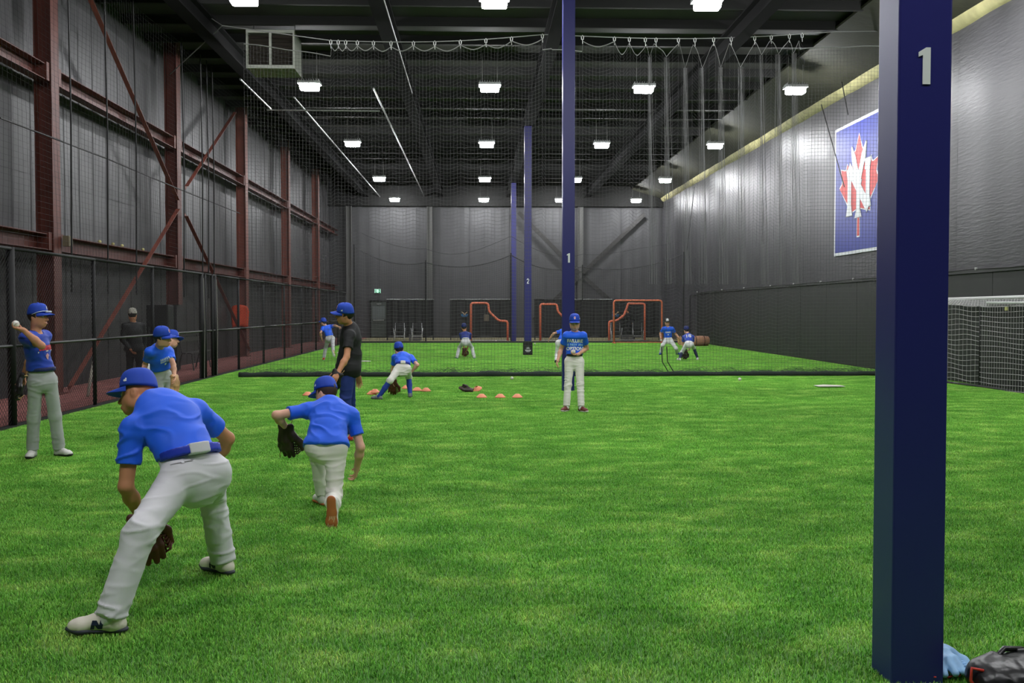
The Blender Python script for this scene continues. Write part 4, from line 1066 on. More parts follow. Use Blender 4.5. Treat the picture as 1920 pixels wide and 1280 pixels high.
def glove(o, ydir, zdir, col, lb, s=1.0, mirror=False, webmat=None):
    y = unit(ydir); z = unit(zdir); z = (z - y * z.dot(y)).normalized(); x = y.cross(z)
    if mirror: x = -x
    t = empty('fielding_glove', (0, 0, 0), 0, lb, 'glove', 'fielding gloves'); t.matrix_world = basis(o, x, y, z, s)
    link('leather', tinted(GLOVE[0], m_glv[col]), None, t); link('web', tinted(GLOVE[1], webmat or m_glv[col]), None, t); [link('lacing', tinted(q, m_lace[col]), None, t) for q in GLOVE[2]]
    return t
def head_vec(h, pitch=0):
    a = math.radians(h); p = math.radians(pitch); return Vector((math.sin(a) * math.cos(p), math.cos(a) * math.cos(p), math.sin(p)))
def ext(p, px, py, L, sg):
    d = ray(px, py).normalized(); oc = O3 - p; bq = d.dot(oc); cq = oc.dot(oc) - L * L; disc = bq * bq - cq
    if disc < 0:
        q = O3 + d * (-bq); return p + (q - p).normalized() * L
    return O3 + d * (-bq + sg * math.sqrt(disc))
def ik(a, c, l1, l2, pole):
    d = c - a; L = d.length
    if L > (l1 + l2) * .999: k = l1 / (l1 + l2); return a + d * k
    u = d / L; x = (l1 * l1 - l2 * l2 + L * L) / (2 * L); hgt = math.sqrt(max(l1 * l1 - x * x, 0))
    w = (pole - a); w = w - u * w.dot(u); w = w.normalized() if w.length > 1e-5 else u.orthogonal()
    return a + u * x + w * hgt

def wrinkle(me, amp, sc, seed, mask=None):
    n = len(me.vertices); co = np.empty(n * 3); me.vertices.foreach_get('co', co); co = co.reshape(-1, 3)
    no = np.empty(n * 3); me.vertices.foreach_get('normal', no); no = no.reshape(-1, 3)
    d = np.empty(n)
    for i, p in enumerate(co.tolist()):
        v = noise.noise((p[0] * sc[0] + seed, p[1] * sc[1], p[2] * sc[2])); w = noise.noise((p[0] * 3 + seed, p[1] * 3, p[2] * 3 + 9))
        d[i] = (max(0, 1 - abs(v) * 3.4) ** 1.3 - .35) * (.6 + w)
    if mask is not None: d = d * mask(co)
    me.vertices.foreach_set('co', (co + no * (d * amp)[:, None]).ravel()); me.update()

REPORT = []
def person(label, h, Y0, pel, hip, neck, head, hdir, sh, el, wr, foot, knee, kit, hroll=0.0):
    """joints are read off the photograph (pixel plus near/far sign) and turned into a jointed figure of true bone lengths"""
    s = h / 1.75; near = Y0 < 9; mid = Y0 < 20
    hs = kit.get('hs', .84 + .15 * s); bw = kit.get('build', 1.0)
    gd = .0078 if near else (.0105 if mid else .0155); fh = .0042 if near else (.005 if mid else .009)
    root = empty('person', (0, 0, 0), 0, label, 'person')
    # skeleton
    Pv = P(*pel, Y0); r = head_vec(hip + 90); Z = Vector((0, 0, 1))
    N = ext(Pv, neck[0], neck[1], .295 * h, neck[2]); sp = (N - Pv).normalized()
    pu = (Z * kit.get('pup', .55) + sp * (1 - kit.get('pup', .55))).normalized(); r = (r - pu * r.dot(pu)).normalized(); pf = pu.cross(r)
    hk = kit.get('hipk', 1.0); HL, HR = Pv - r * .052 * h * hk, Pv + r * .052 * h * hk
    SL = ext(N - sp * .042 * h, *sh['L'][:2], .112 * h * bw, sh['L'][2]); SR = ext(N - sp * .042 * h, *sh['R'][:2], .112 * h * bw, sh['R'][2])
    tr = (SR - SL).normalized(); tf = sp.cross(tr).normalized(); tr = tf.cross(sp).normalized()
    W = Pv + sp * (.40 * (N - Pv).length) - (pf + tf).normalized() * kit.get('hunch', .02)
    S = {'L': SL, 'R': SR}; H = {'L': HL, 'R': HR}; E = {}; Wr = {}; Hd = {}; A = {}; K = {}; FT = {}
    for q in 'LR':
        E[q] = ext(S[q], el[q][0], el[q][1], .172 * h, el[q][2]); Wr[q] = ext(E[q], wr[q][0], wr[q][1], .148 * h, wr[q][2])
        ft = foot[q]
        if len(ft) >= 4:
            g = G(ft[0], ft[1]) if len(ft) == 4 else P(ft[0], ft[1], ft[4]); yd = head_vec(ft[2], ft[3]); zd = (Z - yd * Z.dot(yd)).normalized(); so = Vector((g.x, g.y, .014))
            if ft[3] < 0: so.z += .16 * s * -math.sin(math.radians(ft[3]))
        else: so, yd, zd = ft
        FT[q] = (so, yd, zd); A[q] = so + zd * .062 * s
        kp = knee[q]; K[q] = ik(H[q], A[q], .245 * h, .242 * h, P(kp[0], kp[1], kp[2]))
        REPORT.append('%s %s leg %.2f' % (label[:26], q, (A[q] - H[q]).length / (.487 * h)))
    Hc = ext(N, head[0], head[1], .118 * h * kit.get('nk', 1.05), head[2])
    hf = head_vec(*hdir); nv = (Hc - N).normalized(); hu = Z * .6 + nv * .4
    if hroll: hu = hu + head_vec(hdir[0] + 90) * hroll
    hu = (hu - hf * hu.dot(hf)).normalized(); hr = hf.cross(hu)
    HM = basis(Hc, hr, hf, hu, hs); HRm = np.array([list(hr), list(hf), list(hu)])
    hp = lambda x, y, z: HM @ Vector((x, y, z))
    f = Field()
    def fl(v, k): return (tuple(v), k)
    def torso(f, inf, cuts=(), k=.06):
        f.cone(Pv - pu * .01, Pv.lerp(W, .8), (.150 if inf else .118 * hk) * s * bw + inf, (.128 if inf else .114) * s * bw + inf, k, fl(pf, .74 if inf else .66), cuts)
        f.cone(W, W.lerp(N, .55), .126 * s * bw + inf, .150 * s * bw + inf, k, fl(tf, .70), cuts)
        f.cone(W.lerp(N, .55), W.lerp(N, .82), .148 * s * bw + inf, .118 * s * bw + inf, k, fl(tf, .70), cuts)
        f.cone(SL.lerp(N, .06) - sp * .008, SR.lerp(N, .06) - sp * .008, .045 * s + inf, .045 * s + inf, k, None, cuts)
        f.cone(SL.lerp(N, .12), N - sp * .044 * s, (.046 if inf else .040) * s + inf, (.046 if inf else .040) * s + inf, k * .7, None, cuts); f.cone(SR.lerp(N, .12), N - sp * .044 * s, (.046 if inf else .040) * s + inf, (.046 if inf else .040) * s + inf, k, None, cuts)
    torso(f, 0)
    for q in 'LR':
        f.ell(H[q] - pf * .02 * s, I3, (.070 * s * bw * hk, .070 * s * bw * hk, .075 * s), .04)
        f.cone(S[q], E[q], .050 * s, .038 * s, .03); f.cone(E[q], E[q].lerp(Wr[q], .35), .038 * s, .041 * s, .02); f.cone(E[q].lerp(Wr[q], .35), Wr[q], .041 * s, .026 * s, .02)
        f.cone(H[q], K[q], .074 * s * bw * hk, .052 * s, .03); f.cone(K[q], K[q].lerp(A[q], .4), .053 * s, .052 * s, .02); f.cone(K[q].lerp(A[q], .4), A[q], .052 * s, .036 * s, .02)
        so, yd, zd = FT[q]; f.cone(A[q], so + yd * .12 * s + zd * .03 * s, .034 * s, .024 * s, .02)
    f.cone(N - sp * .02, hp(0, -.022, -.07), .054 * s ** .5, .052 * hs, .03)
    hh = hs
    def he(c, rad, k=.02, op='u'): f.ell(hp(*c), HRm, [x * hh for x in rad], k, (), op)
    he((0, -.008, .03), (.073, .093, .085)); he((0, .030, -.034), (.056, .064, .078), .03); he((0, .050, -.088), (.034, .034, .026), .02)
    he((-.062, -.0, -.055), (.012, .03, .03), .03); he((.062, -.0, -.055), (.012, .03, .03), .03)
    for sx in (-1, 1): he((sx * .031, .100, .006), (.019, .018, .011), .012, 's')
    f.cone(hp(0, .088, .004), hp(0, .110, -.030), .008 * hh, .0125 * hh, .012); he((-.012, .098, -.034), (.008, .009, .007), .006); he((.012, .098, -.034), (.008, .009, .007), .006)
    he((0, .089, -.062), (.024, .011, .007), .008); he((0, .087, -.074), (.020, .011, .007), .008)
    for sx in (-1, 1): he((sx * .074, -.012, -.010), (.010, .019, .030), .006); he((sx * .085, -.006, -.006), (.006, .009, .015), .005, 's')
    # hands: palm, four unequal fingers, thumb from the side of the palm
    boxes = [((np.array(Hc) - .16 * hs), (np.array(Hc) + .16 * hs), .0055 if near else (.0065 if mid else .010))]
    for q in 'LR':
        spec = kit.get('hand' + q, {}); d = unit(spec['dir']) if 'dir' in spec else (Wr[q] - E[q]).normalized()
        nrm = unit(spec['n']) if 'n' in spec else (tr if q == 'L' else -tr)
        nrm = (nrm - d * nrm.dot(d)).normalized(); lat = d.cross(nrm).normalized()
        if q == 'L': lat = -lat
        curl = spec.get('curl', .35); z = s * spec.get('size', 1.0); w = Wr[q]; sd = 1
        th = spec.get('thumb', 1) * lat
        f.cone(w - d * .01, w + d * .03 * z, .026 * z, .030 * z, .02, fl(nrm, .75)); f.cone(w + d * .035 * z, w + d * .072 * z, .036 * z, .040 * z, .015, fl(nrm, .40))
        for i, (off, ln, rd) in enumerate(((.031, .066, .0088), (.0105, .078, .0092), (-.0105, .073, .009), (-.031, .058, .008))):
            p0 = w + d * (.090 - .006 * abs(i - 1.3)) * z + th * off * z; dr = (d + th * off * 2.2).normalized(); ang = 0
            for sg_, frac in enumerate((.45, .32, .23)):
                ang += curl * (.8 if sg_ == 0 else 1.1); v = dr * math.cos(ang) + nrm * math.sin(ang); p1 = p0 + v * ln * frac * z * 1.15
                f.cone(p0, p1, rd * z * (1 - .08 * sg_), rd * z * (1 - .08 * (sg_ + 1)), .006); p0 = p1
        p0 = w + d * .028 * z + th * .026 * z; v = (d * .55 + th * .75 + nrm * (.15 + .4 * curl)).normalized(); p1 = p0 + v * .042 * z
        f.cone(p0, p1, .0145 * z, .0115 * z, .010); v = (d * .85 + th * .35 + nrm * (.2 + .7 * curl)).normalized(); f.cone(p1, p1 + v * .034 * z, .0112 * z, .009 * z, .006)
        Hd[q] = (w, d, nrm, th)
        boxes.append((np.array(w + d * .09 * z) - .10 * z, np.array(w + d * .09 * z) + .10 * z, fh))
    body = link('body', f.mesh('body', gd, boxes), SKIN[kit.get('skin', 'a')], root)
    # shirt
    g = Field(); tuck = kit.get('tuck', True)
    hem = Pv + pu * (.072 * h if tuck else kit.get('hem', -.01) * h)
    slv = kit.get('sleeve', .62)
    ncut = N + sp * .016 * s; cn0 = (sp * .9 + tf * .35).normalized()
    torso(g, .016, [(hem, -pu)], .05)
    if not tuck: g.cone(Pv - pu * .06 * s, Pv.lerp(W, .8), .168 * s * bw, .150 * s * bw, .05, fl(pf, .86), [(hem, -pu)])
    for q in 'LR':
        e = S[q].lerp(E[q], slv) if slv <= 1 else E[q]; ax = (E[q] - S[q]).normalized()
        g.cone(S[q], e, .060 * s, (.065 if slv < 1 else .052) * s, .045, None, [(e, ax)])
        if slv > 1:
            e2 = E[q].lerp(Wr[q], .95); g.cone(E[q], e2, .053 * s, .040 * s, .02, None, [(e2, (Wr[q] - E[q]).normalized())])
    ncut = N + sp * .016 * s
    if not tuck:
        for q in 'LR': g.ell(H[q] - pf * .03 * s, I3, (.106 * s * bw, .106 * s * bw, .11 * s), .05, [(hem, -pu)])
    nR = np.array([list(tr), list(cn0.cross(tr)), list(cn0)]); g.ell(N + sp * .034 * s + tf * .012 * s, nR, (.066 * s, .070 * s, .052 * s), .008, op='s')
    me = g.mesh('shirt', gd); 
    if mid: wrinkle(me, kit.get('wr', .009) * (1 if near else .8), (7, 5, 13), Y0 * 3.1)
    shirt = link('shirt', me, m_cloth[kit.get('shirt', 'royal')], root)
    if mid:
        cn = (sp * .9 + tf * .35).normalized(); cb = MB(); cx_ = tr; cy_ = cn.cross(tr).normalized(); nb = N + sp * .012 * s + tf * .010 * s
        cb.tube([nb + cx_ * .063 * s * math.cos(a) + cy_ * .064 * s * math.sin(a) for a in np.linspace(0, 2 * math.pi, 28, endpoint=False)], .0075 * s, 8, closed=True)
        link('collar', cb.mesh('collar', True), m_cloth[kit.get('shirt', 'royal')], root)
    # trousers
    g = Field(); pc = kit.get('pants', 'grey'); top = Pv + pu * (.078 if tuck else .06) * h; ti = 0 if tuck else .012; kn = kit.get('knickers', False)
    g.cone(Pv - pu * .015, Pv.lerp(W, .75), (.146 - ti) * s * bw * hk, (.138 - ti) * s * bw * (1 + hk) / 2, .05, fl(pf, .76), [(top, pu)])
    lw = kit.get('leg', 1.0)
    for q in 'LR':
        g.ell(H[q] - pf * .034 * s - pu * .005, I3, (.086 * s * bw * hk, .086 * s * bw * hk, .095 * s), .04, [(top, pu)])
        g.cone(H[q], K[q], .092 * s * bw * hk, .070 * s * lw, .035, None, [(top, pu)])
        ax = (A[q] - K[q]).normalized()
        if kn: e = K[q].lerp(A[q], .12); g.cone(K[q], e, .077 * s, .062 * s, .03, None, [(e, ax)])
        else: e = K[q].lerp(A[q], kit.get('cuff', .93)); g.cone(K[q], e, .069 * s * lw, .067 * s * lw, .03, None, [(e, ax)])
    me = g.mesh('trousers', gd)
    if mid:
        kk = [np.array(K['L']), np.array(K['R'])]; hpv = np.array(Pv - pu * .08); an = [np.array(A['L']), np.array(A['R'])]
        def msk(co):
            d = np.minimum.reduce([np.linalg.norm(co - c, axis=1) for c in kk + [hpv] + an]); return np.clip(1.35 - d / .22, .2, 1)
        wrinkle(me, .013, (5, 5, 19), Y0 * 1.7, msk)
    tro = link('trousers', me, m_cloth[pc], root)
    if kit.get('belt'):
        g = Field(); b0, b1 = Pv + pu * .060 * h, Pv + pu * .086 * h
        g.cone(Pv + pu * .03 * h, Pv + pu * .11 * h, (.150 + .004 * bool(kit.get('loop'))) * s * bw, (.147 + .004 * bool(kit.get('loop'))) * s * bw, .02, fl(pf, .81), [(b1, pu), (b0, -pu)])
        link('belt', g.mesh('belt', gd), M(kit['belt'], dict(belt_blue=(34, 58, 190), belt_navy=(24, 36, 92), belt_black=(26, 26, 28), belt_white=(220, 220, 224))[kit['belt']], .5), root)
        if kit.get('loop'):
            g = Field(); g.cone(Pv + pu * .03 * h, Pv + pu * .11 * h, .159 * s * bw, .155 * s * bw, .02, fl(pf, .83), [(b1 + pu * .006, pu), (b0 - pu * .006, -pu), (Pv + r * .055 * s, r), (Pv - r * .055 * s, -r), (Pv, pf)])
            link('belt_tunnel', g.mesh('belt_tunnel', gd * .7), m_cloth[pc], root)
    # socks, shoes
    for q in 'LR':
        so, yd, zd = FT[q]; xd = yd.cross(zd)
        g = Field(); a = K[q].lerp(A[q], .15 if kn else .6); ml = K[q].lerp(A[q], .45 if kn else .75); g.cone(a, ml, (.060 if kn else .046) * s, (.060 if kn else .048) * s, .02); g.cone(ml, A[q], (.060 if kn else .048) * s, .045 * s, .02); g.cone(A[q], so + yd * .05 * s + zd * .035 * s, .043 * s, .036 * s, .02)
        link('sock', g.mesh('sock', max(gd * .8, .008)), kit.get('sockm', M('sock_white', (225, 225, 225), .8)), root)
        sk = kit.get('shoe', ('white', 'dark', 'white')); sc = s * kit.get('shs', 1.0)
        o = link('shoe', tinted(SHOE[0], kit['shm'][0]), None, root); o.matrix_local = basis(so, xd, yd, zd, sc)
        link('sole', tinted(SHOE[1], kit['shm'][1]), None, o); link('laces', tinted(SHOE[2], kit['shm'][2]), None, o)
        if kit.get('shoeN'):
            tg = SHOE[0]; sgn = -1 if q == 'L' else 1
            for sg2 in (-1, 1):
                conform(N_logo(sg2), 'shoe_emblem', tg, (sg2 * .05, .045, .046), (0, sg2 * 1.0, 0), (0, .0, 1), kit['shoeN'], o, .001, 1, .1)
    # hair, cap, face
    if kit.get('hair', True):
        g = Field(); cutp = [(hp(0, 0, kit.get('hairz', -.055)), -hu), (hp(0, .018, 0), (hf * .9 + hu * .25).normalized())]
        g.ell(hp(0, -.010, .028), HRm, [x * hh for x in (.084, .102, .094)], .02, cutp)
        for sx in (-1, 1):
            g.cone(hp(sx * .016, .086, .028), hp(sx * .046, .072, .030), .0045 * hh, .0035 * hh, .004)
        link('hair', g.mesh('hair', .006 if mid else .011), kit.get('hairm', m_hair), root)
    if mid or kit.get('eyes'):
        b = MB()
        for sx in (-1, 1): b.lathe([(.0112 * math.sin(math.pi * i / 8), -.0112 * math.cos(math.pi * i / 8)) for i in range(9)], 12, (sx * .031, .076, .006))
        ey = link('eyes', b.mesh('eyes', True), m_eye, root); ey.matrix_local = HM
        b = MB()
        for sx in (-1, 1): b.lathe([(.0055, -.002), (.0055, .001), (0, .0022)], 10, (0, 0, 0))
        for i, v in enumerate(b.v): b.v[i] = np.stack([v[:, 0] + (-.031, .031)[i], .0862 + v[:, 2], v[:, 1] + .006], 1)
        ir = link('irises', b.mesh('irises', True), m_iris, ey)
        g = MB(); g.lathe([(.0005, -.021), (.006, -.016), (.0085, 0), (.006, .016), (.0005, .021)], 10)
        g.v[0] = np.stack([g.v[0][:, 2], g.v[0][:, 0] * .7 + .0945, g.v[0][:, 1] - .068], 1)
        lp = link('lips', g.mesh('lips', True), m_lip, root); lp.matrix_local = HM
    if kit.get('cap', 'royal'):
        cc = m_capc[kit.get('cap', 'royal')]; CMx = HM @ Matrix.Rotation(math.radians(kit.get('captilt', 0)), 4, 'X') @ Matrix.Scale(kit.get('caps', 1.03), 4)
        c = link('cap', tinted(CAP[0], cc), None, root); c.matrix_local = CMx
        if not kit.get('beanie'): link('brim', tinted(CAP[1], kit.get('brimm', cc)), None, c)
        link('button', tinted(CAP[2], cc), None, c)
        if kit.get('logo') == 'disc': link('logo', tinted(CAP[3], m_logo), None, c); link('logo_letter', tinted(CAP[4], m_logor), None, c)
        if kit.get('logo') == 'letter': link('logo', tinted(CAP[4], m_logo), None, c)
        if kit.get('logo') == 'panel': link('front_panel', tinted(CAP[6], m_logo), None, c)
        if kit.get('flag', True) and mid: link('side_logo', tinted(CAP[5], m_logo), None, c)
    return dict(root=root, P=Pv, N=N, W=W, tr=tr, tf=tf, sp=sp, pu=pu, pf=pf, r=r, hand=Hd, wr=Wr, el=E, head=HM, hf=hf, hu=hu, hr=hr, shirt=shirt, trousers=tro, s=s, K=K, A=A, body=body)
m_cloth['royald'] = M('cotton_royal_dark', (24, 66, 186), .65, sheen=.15)
SH = dict(w=M('shoe_white', (228, 226, 220), .5), cr=M('shoe_cream', (232, 224, 208), .5), g=M('shoe_grey', (128, 130, 134), .6), dk=M('shoe_dark', (52, 56, 66), .6), bk=M('shoe_black', (22, 22, 24), .5),
          gum=M('sole_gum', (190, 108, 62), .6), red=M('shoe_red', (150, 44, 40), .5), red2=M('shoe_bright_red', (226, 60, 44), .5), navy=M('shoe_navy', (28, 44, 96), .5), blue=M('shoe_blue', (40, 84, 170), .5), maroon=M('shoe_maroon', (112, 48, 44), .55))
sock_b = M('sock_blue', (40, 66, 166), .8); sock_n = M('sock_navy', (22, 34, 74), .8); sock_k = M('sock_black', (20, 20, 22), .8)
V = Vector
# man in the foreground
p = person('person bending in the foreground, royal blue shirt and cap, grey trousers, back turned', 1.78, 5.40, (366, 892), -40, (296, 755, 1), (259, 739, 1), (-84, -10),
  dict(L=(248, 806, -1), R=(370, 772, 1)), dict(L=(236, 912, 1), R=(427, 822, 1)), dict(L=(265, 970, 1), R=(402, 872, 1)),
  dict(L=(206, 1189, -92, 0), R=(419, 1077, -52, 0)), dict(L=(225, 1000, 4.7), R=(396, 950, 6.2)),
  dict(build=1.08, skin='c', hair=False, belt='belt_blue', loop=True, pants='grey', shm=(SH['cr'], SH['dk'], SH['g']), shoeN=M('emblem_navy', (26, 38, 62), .5), wr=.012, leg=1.1, cuff=.98, hs=1.02,
       handL=dict(dir=P(293, 1045, 5.75) - P(265, 975, 5.75), curl=.5)))
w, d, n, th = p['hand']['L']
glove(w - d * .01, d, V((-.5, .6, .2)), 'brown', 'brown leather glove hanging between the legs of the bending man in front', 1.0)
# patch of trouser detail: pocket seam and button of the man
b = MB()
for u in np.linspace(-1, 1, 2): pass
q = p['P'] - p['r'] * .10 + p['pu'] * .07 - p['pf'] * .3
sm = flat_mesh([[(-.055, -.002), (.055, -.002), (.055, .002), (-.055, .002)]])
conform(sm, 'pocket_welt', p['trousers'].data, q, p['r'], p['pu'], M('seam_grey', (150, 150, 150), .8), p['root'], .004, 5, .0)
sm = flat_mesh([[(.008 * math.cos(a), .008 * math.sin(a)) for a in np.linspace(0, 6.28, 12, endpoint=False)]])
conform(sm, 'pocket_button', p['trousers'].data, q, p['r'], p['pu'], m_logo, p['root'], .006, 0, .0)
# boy lunging forward
p = person('person lunging away in an untucked blue shirt, dark glove held out to the side', 1.50, 7.60, (612, 838), -4, (620, 758, 1), (611, 738, 1), (-58, -22),
  dict(L=(574, 769, 1), R=(661, 780, -1)), dict(L=(518, 778, -1), R=(676, 838, -1)), dict(L=(536, 801, 1), R=(669, 878, 1)),
  dict(L=(605, 948, -25, 0), R=(P(621, 950, 7.12), V((.02, .12, -1)).normalized(), V((0.05, 1, .12)).normalized())), dict(L=(600, 895, 8.6), R=(630, 890, 8.6)),
  dict(skin='d', tuck=False, hem=.010, hairm=m_hairb, pants='cream', shm=(SH['w'], SH['gum'], SH['bk']), shs=1.08, wr=.013, bw=1, build=1.06, handR=dict(curl=.55), handL=dict(dir=P(540, 830, 7.8) - P(537, 800, 7.7), curl=.5)))
w, d, n, th = p['hand']['L']
glove(w - d * .005, V((.05, .15, -1)), V((.35, .75, .1)), 'dark', 'dark brown glove held out by the lunging boy in the untucked shirt', .92)
so = None
# white grooves of the gum sole
tg = [c for c in p['root'].children if c.name.startswith('shoe')][1]
so_ = [c for c in tg.children if c.name.startswith('sole')][0]
b = MB()
for k in range(4): b.beam((-.034 + .013 * k, .160, -.0035), (-.012 + .013 * k, .075, -.0045), .0045, .005, side=(1, 0, 0))
b.obj('sole_groove', M('groove_cream', (226, 206, 168), .6), tg)
# boy at far left about to throw
p = person('person standing by the fence with an arm cocked, ball beside the ear, sunglasses on cap', 1.60, 10.5, (80, 713), 150, (66, 624, 1), (71, 594, -1), (97, 0),
  dict(R=(48, 634, -1), L=(85, 630, 1)), dict(R=(78, 648, -1), L=(58, 668, 1)), dict(R=(43, 618, 1), L=(44, 704, 1)),
  dict(R=(61, 859, 172, 0), L=(112, 856, 118, 0)), dict(R=(62, 780, 9.8), L=(110, 776, 10.0)),
  dict(hipk=.84, skin='a', shirt='royald', pants='greyd', belt='belt_navy', cap='royal', logo='letter', shm=(SH['w'], SH['bk'], SH['w']), handR=dict(dir=V((-1, .0, .25)), n=V((.1, .1, 1)), curl=.7)))
w, d, n, th = p['hand']['R']
ball(w + d * .085 + n * .038, 'white baseball in the raised hand of the boy at far left')
glove(p['wr']['L'], V((-.3, -.2, -1)), V((1, .2, .2)), 'black', 'black glove at the hip of the boy at far left', .95)
b = MB(); b.tube([(.098, -.01, .026), (.094, .05, .050), (.070, .095, .062), (0, .122, .064), (-.070, .095, .062), (-.094, .05, .05)], .004, 6); b.tube([(-.05, .118, .058), (0, .128, .056), (.05, .118, .058)], .011, 8)
o = b.obj('sunglasses', M('sunglass_white', (220, 226, 232), .2), None, True); o.matrix_world = p['head']; mark(o, 'white framed sunglasses resting on the cap brim of the boy at far left', 'sunglasses')
ch = p['P'].lerp(p['N'], .66)
strip = lambda y0, y1, xs, ws: flat_mesh([[(x, y0), (x + w_, y0), (x + w_ * .9, y1), (x + w_ * .1, y1)] for x, w_ in zip(xs, ws)])
conform(strip(0, .05, [-.10, -.072, -.045, -.02, .01, .035, .06, .085], [.022] * 8), 'shirt_lettering', p['shirt'].data, ch, -p['tr'], p['sp'], M('print_red', (220, 64, 70), .6), p['root'])
conform(flat_mesh([[(-.11, -.022), (.11, -.010), (.11, .002), (-.11, -.008)]]), 'shirt_underline', p['shirt'].data, ch, -p['tr'], p['sp'], m_logo, p['root'])
conform(flat_mesh([[(-.028, -.055), (0, -.105), (.028, -.055), (0, -.03)]]), 'shirt_crest', p['shirt'].data, ch, -p['tr'], p['sp'], M('print_pink', (226, 170, 176), .6), p['root'])
# pair at the fence
p = person('person leaning forward by the fence, blue shirt with white lettering, tan glove held low', 1.42, 12.3, (305, 706), 130, (297, 651, -1), (304, 633, -1), (97, -4),
  dict(R=(281, 660, -1), L=(317, 659, 1)), dict(R=(272, 684, 1), L=(325, 684, -1)), dict(R=(267, 708, -1), L=(327, 706, -1)),
  dict(R=(299, 822, 150, 0), L=(322, 818, 120, 0)), dict(R=(300, 762, 11.6), L=(322, 760, 11.7)),
  dict(hipk=.86, skin='b', shirt='royal', pants='greyd', cap='royal', logo='disc', shm=(SH['w'], SH['bk'], SH['w'])))
w, d, n, th = p['hand']['L']
glove(w, V((.1, -.1, -1)), V((-1, .3, 0)), 'tan', 'tan glove held low by the boy leaning forward at the fence', .9)
ch = p['P'].lerp(p['N'], .62)
for k, y in enumerate((.02, -.015)): conform(strip(y, y + .028, [-.07 + .02 * i for i in range(7)], [.015] * 7), 'shirt_lettering', p['shirt'].data, ch, -p['tr'], p['sp'], M('print_pale', (190, 208, 226), .6), p['root'])
conform(flat_mesh([[(-.012, -.06), (.012, -.06), (.012, -.035), (-.012, -.035)]]), 'shirt_crest', p['shirt'].data, ch, -p['tr'], p['sp'], m_logo, p['root'])
person('person mostly hidden behind the boy leaning at the fence, cap and profile showing', 1.44, 13.5, (289, 694), 95, (308, 652, 1), (321, 637, 1), (92, 0),
  dict(R=(297, 660, -1), L=(315, 660, 1)), dict(R=(292, 684, 1), L=(316, 684, 1)), dict(R=(303, 700, 1), L=(321, 700, 1)),
  dict(R=(284, 800, 100, 0), L=(304, 797, 95, 0)), dict(R=(296, 748, 13.4), L=(312, 746, 13.6)),
  dict(skin='b', pants='white', cap='royal', logo='letter', shm=(SH['w'], SH['bk'], SH['w'])))
# man behind the fence
person('person in black clothes and pale grey cap standing behind the chain link fence', 1.62, 20.0, (252, 654), 10, (250, 604, 1), (248, 585, -1), (-12, -5),
  dict(L=(234, 611, -1), R=(267, 611, 1)), dict(L=(229, 638, -1), R=(272, 640, -1)), dict(L=(246, 656, -1), R=(268, 664, 1)),
  dict(L=(242, 728, 30, 0), R=(263, 727, 50, 0)), dict(L=(244, 690, 20.6), R=(264, 690, 20.6)),
  dict(skin='c', shirt='jacket', pants='dark', cap='grey', sleeve=1.5, tuck=False, hem=-.02, build=1.12, shm=(SH['bk'], SH['bk'], SH['bk'])))
# boy in black shirt
p = person('person in a black shirt, blue cap and dark blue trousers standing in profile', 1.66, 12.0, (652, 691), -98, (657, 614, 1), (647, 590, -1), (-95, 0),
  dict(L=(655, 629, -1), R=(659, 627, 1)), dict(L=(650, 669, -1), R=(668, 670, 1)), dict(L=(634, 698, -1), R=(672, 704, 1)),
  dict(L=(650, 828, -100, 0), R=(660, 821, -85, 0)), dict(L=(646, 755, 11.8), R=(656, 755, 12.3)),
  dict(skin='c', build=1.16, shirt='black', pants='denim', tuck=False, hem=-.05, cap='royal', logo='disc', shm=(SH['red2'], SH['red'], SH['w']), handL=dict(curl=.3)))
w, d, n, th = p['hand']['L']
glove(w + d * .01, P(618, 722, 11.9) - P(636, 698, 11.9), V((.3, .8, .5)), 'black', 'black glove with pale lacing held by the boy in the black shirt', .9)
# far thrower on the left
p = person('person in a blue shirt throwing beyond the dividing net with one leg raised', 1.42, 31.0, (619, 635), -15, (612, 613, 1), (606, 603, -1), (-60, 0),
  dict(L=(605, 615, -1), R=(620, 612, 1)), dict(L=(601, 624, -1), R=(628, 610, -1)), dict(L=(603, 634, 1), R=(636, 613, -1)),
  dict(L=(607, 675, -10, 0, 31.0), R=(P(624, 660, 30.3), V((.3, .2, -.9)).normalized(), V((0, 1, .2)).normalized())), dict(L=(609, 655, 31.6), R=(621, 652, 31.6)),
  dict(skin='b', shirt='royal', pants='greyd', shm=(SH['red2'], SH['w'], SH['w'])))
# lunging boy in knee socks
p = person('person lunging sideways among orange cones, cream knee trousers and long blue socks', 1.40, 17.6, (755, 692), -8, (755, 666, 1), (748, 655, 1), (-18, -8),
  dict(L=(740, 670, 1), R=(771, 671, 1)), dict(L=(736, 692, 1), R=(783, 684, -1)), dict(L=(737, 716, 1), R=(773, 695, 1)),
  dict(L=(711, 755, -68, 0, 17.35), R=(769, 748, 2, 0, 17.75)), dict(L=(726, 716, 16.8), R=(772, 714, 18.6)),
  dict(skin='d', pants='cream', knickers=True, belt='belt_blue', loop=True, sockm=sock_b, build=1.1, shm=(SH['g'], SH['dk'], SH['w'])))
w, d, n, th = p['hand']['L']
glove(w, V((0, .1, -1)), V((.2, .9, .2)), 'brown', 'brown glove hanging low beside the cream trouser leg of the lunging boy in long socks', .95)
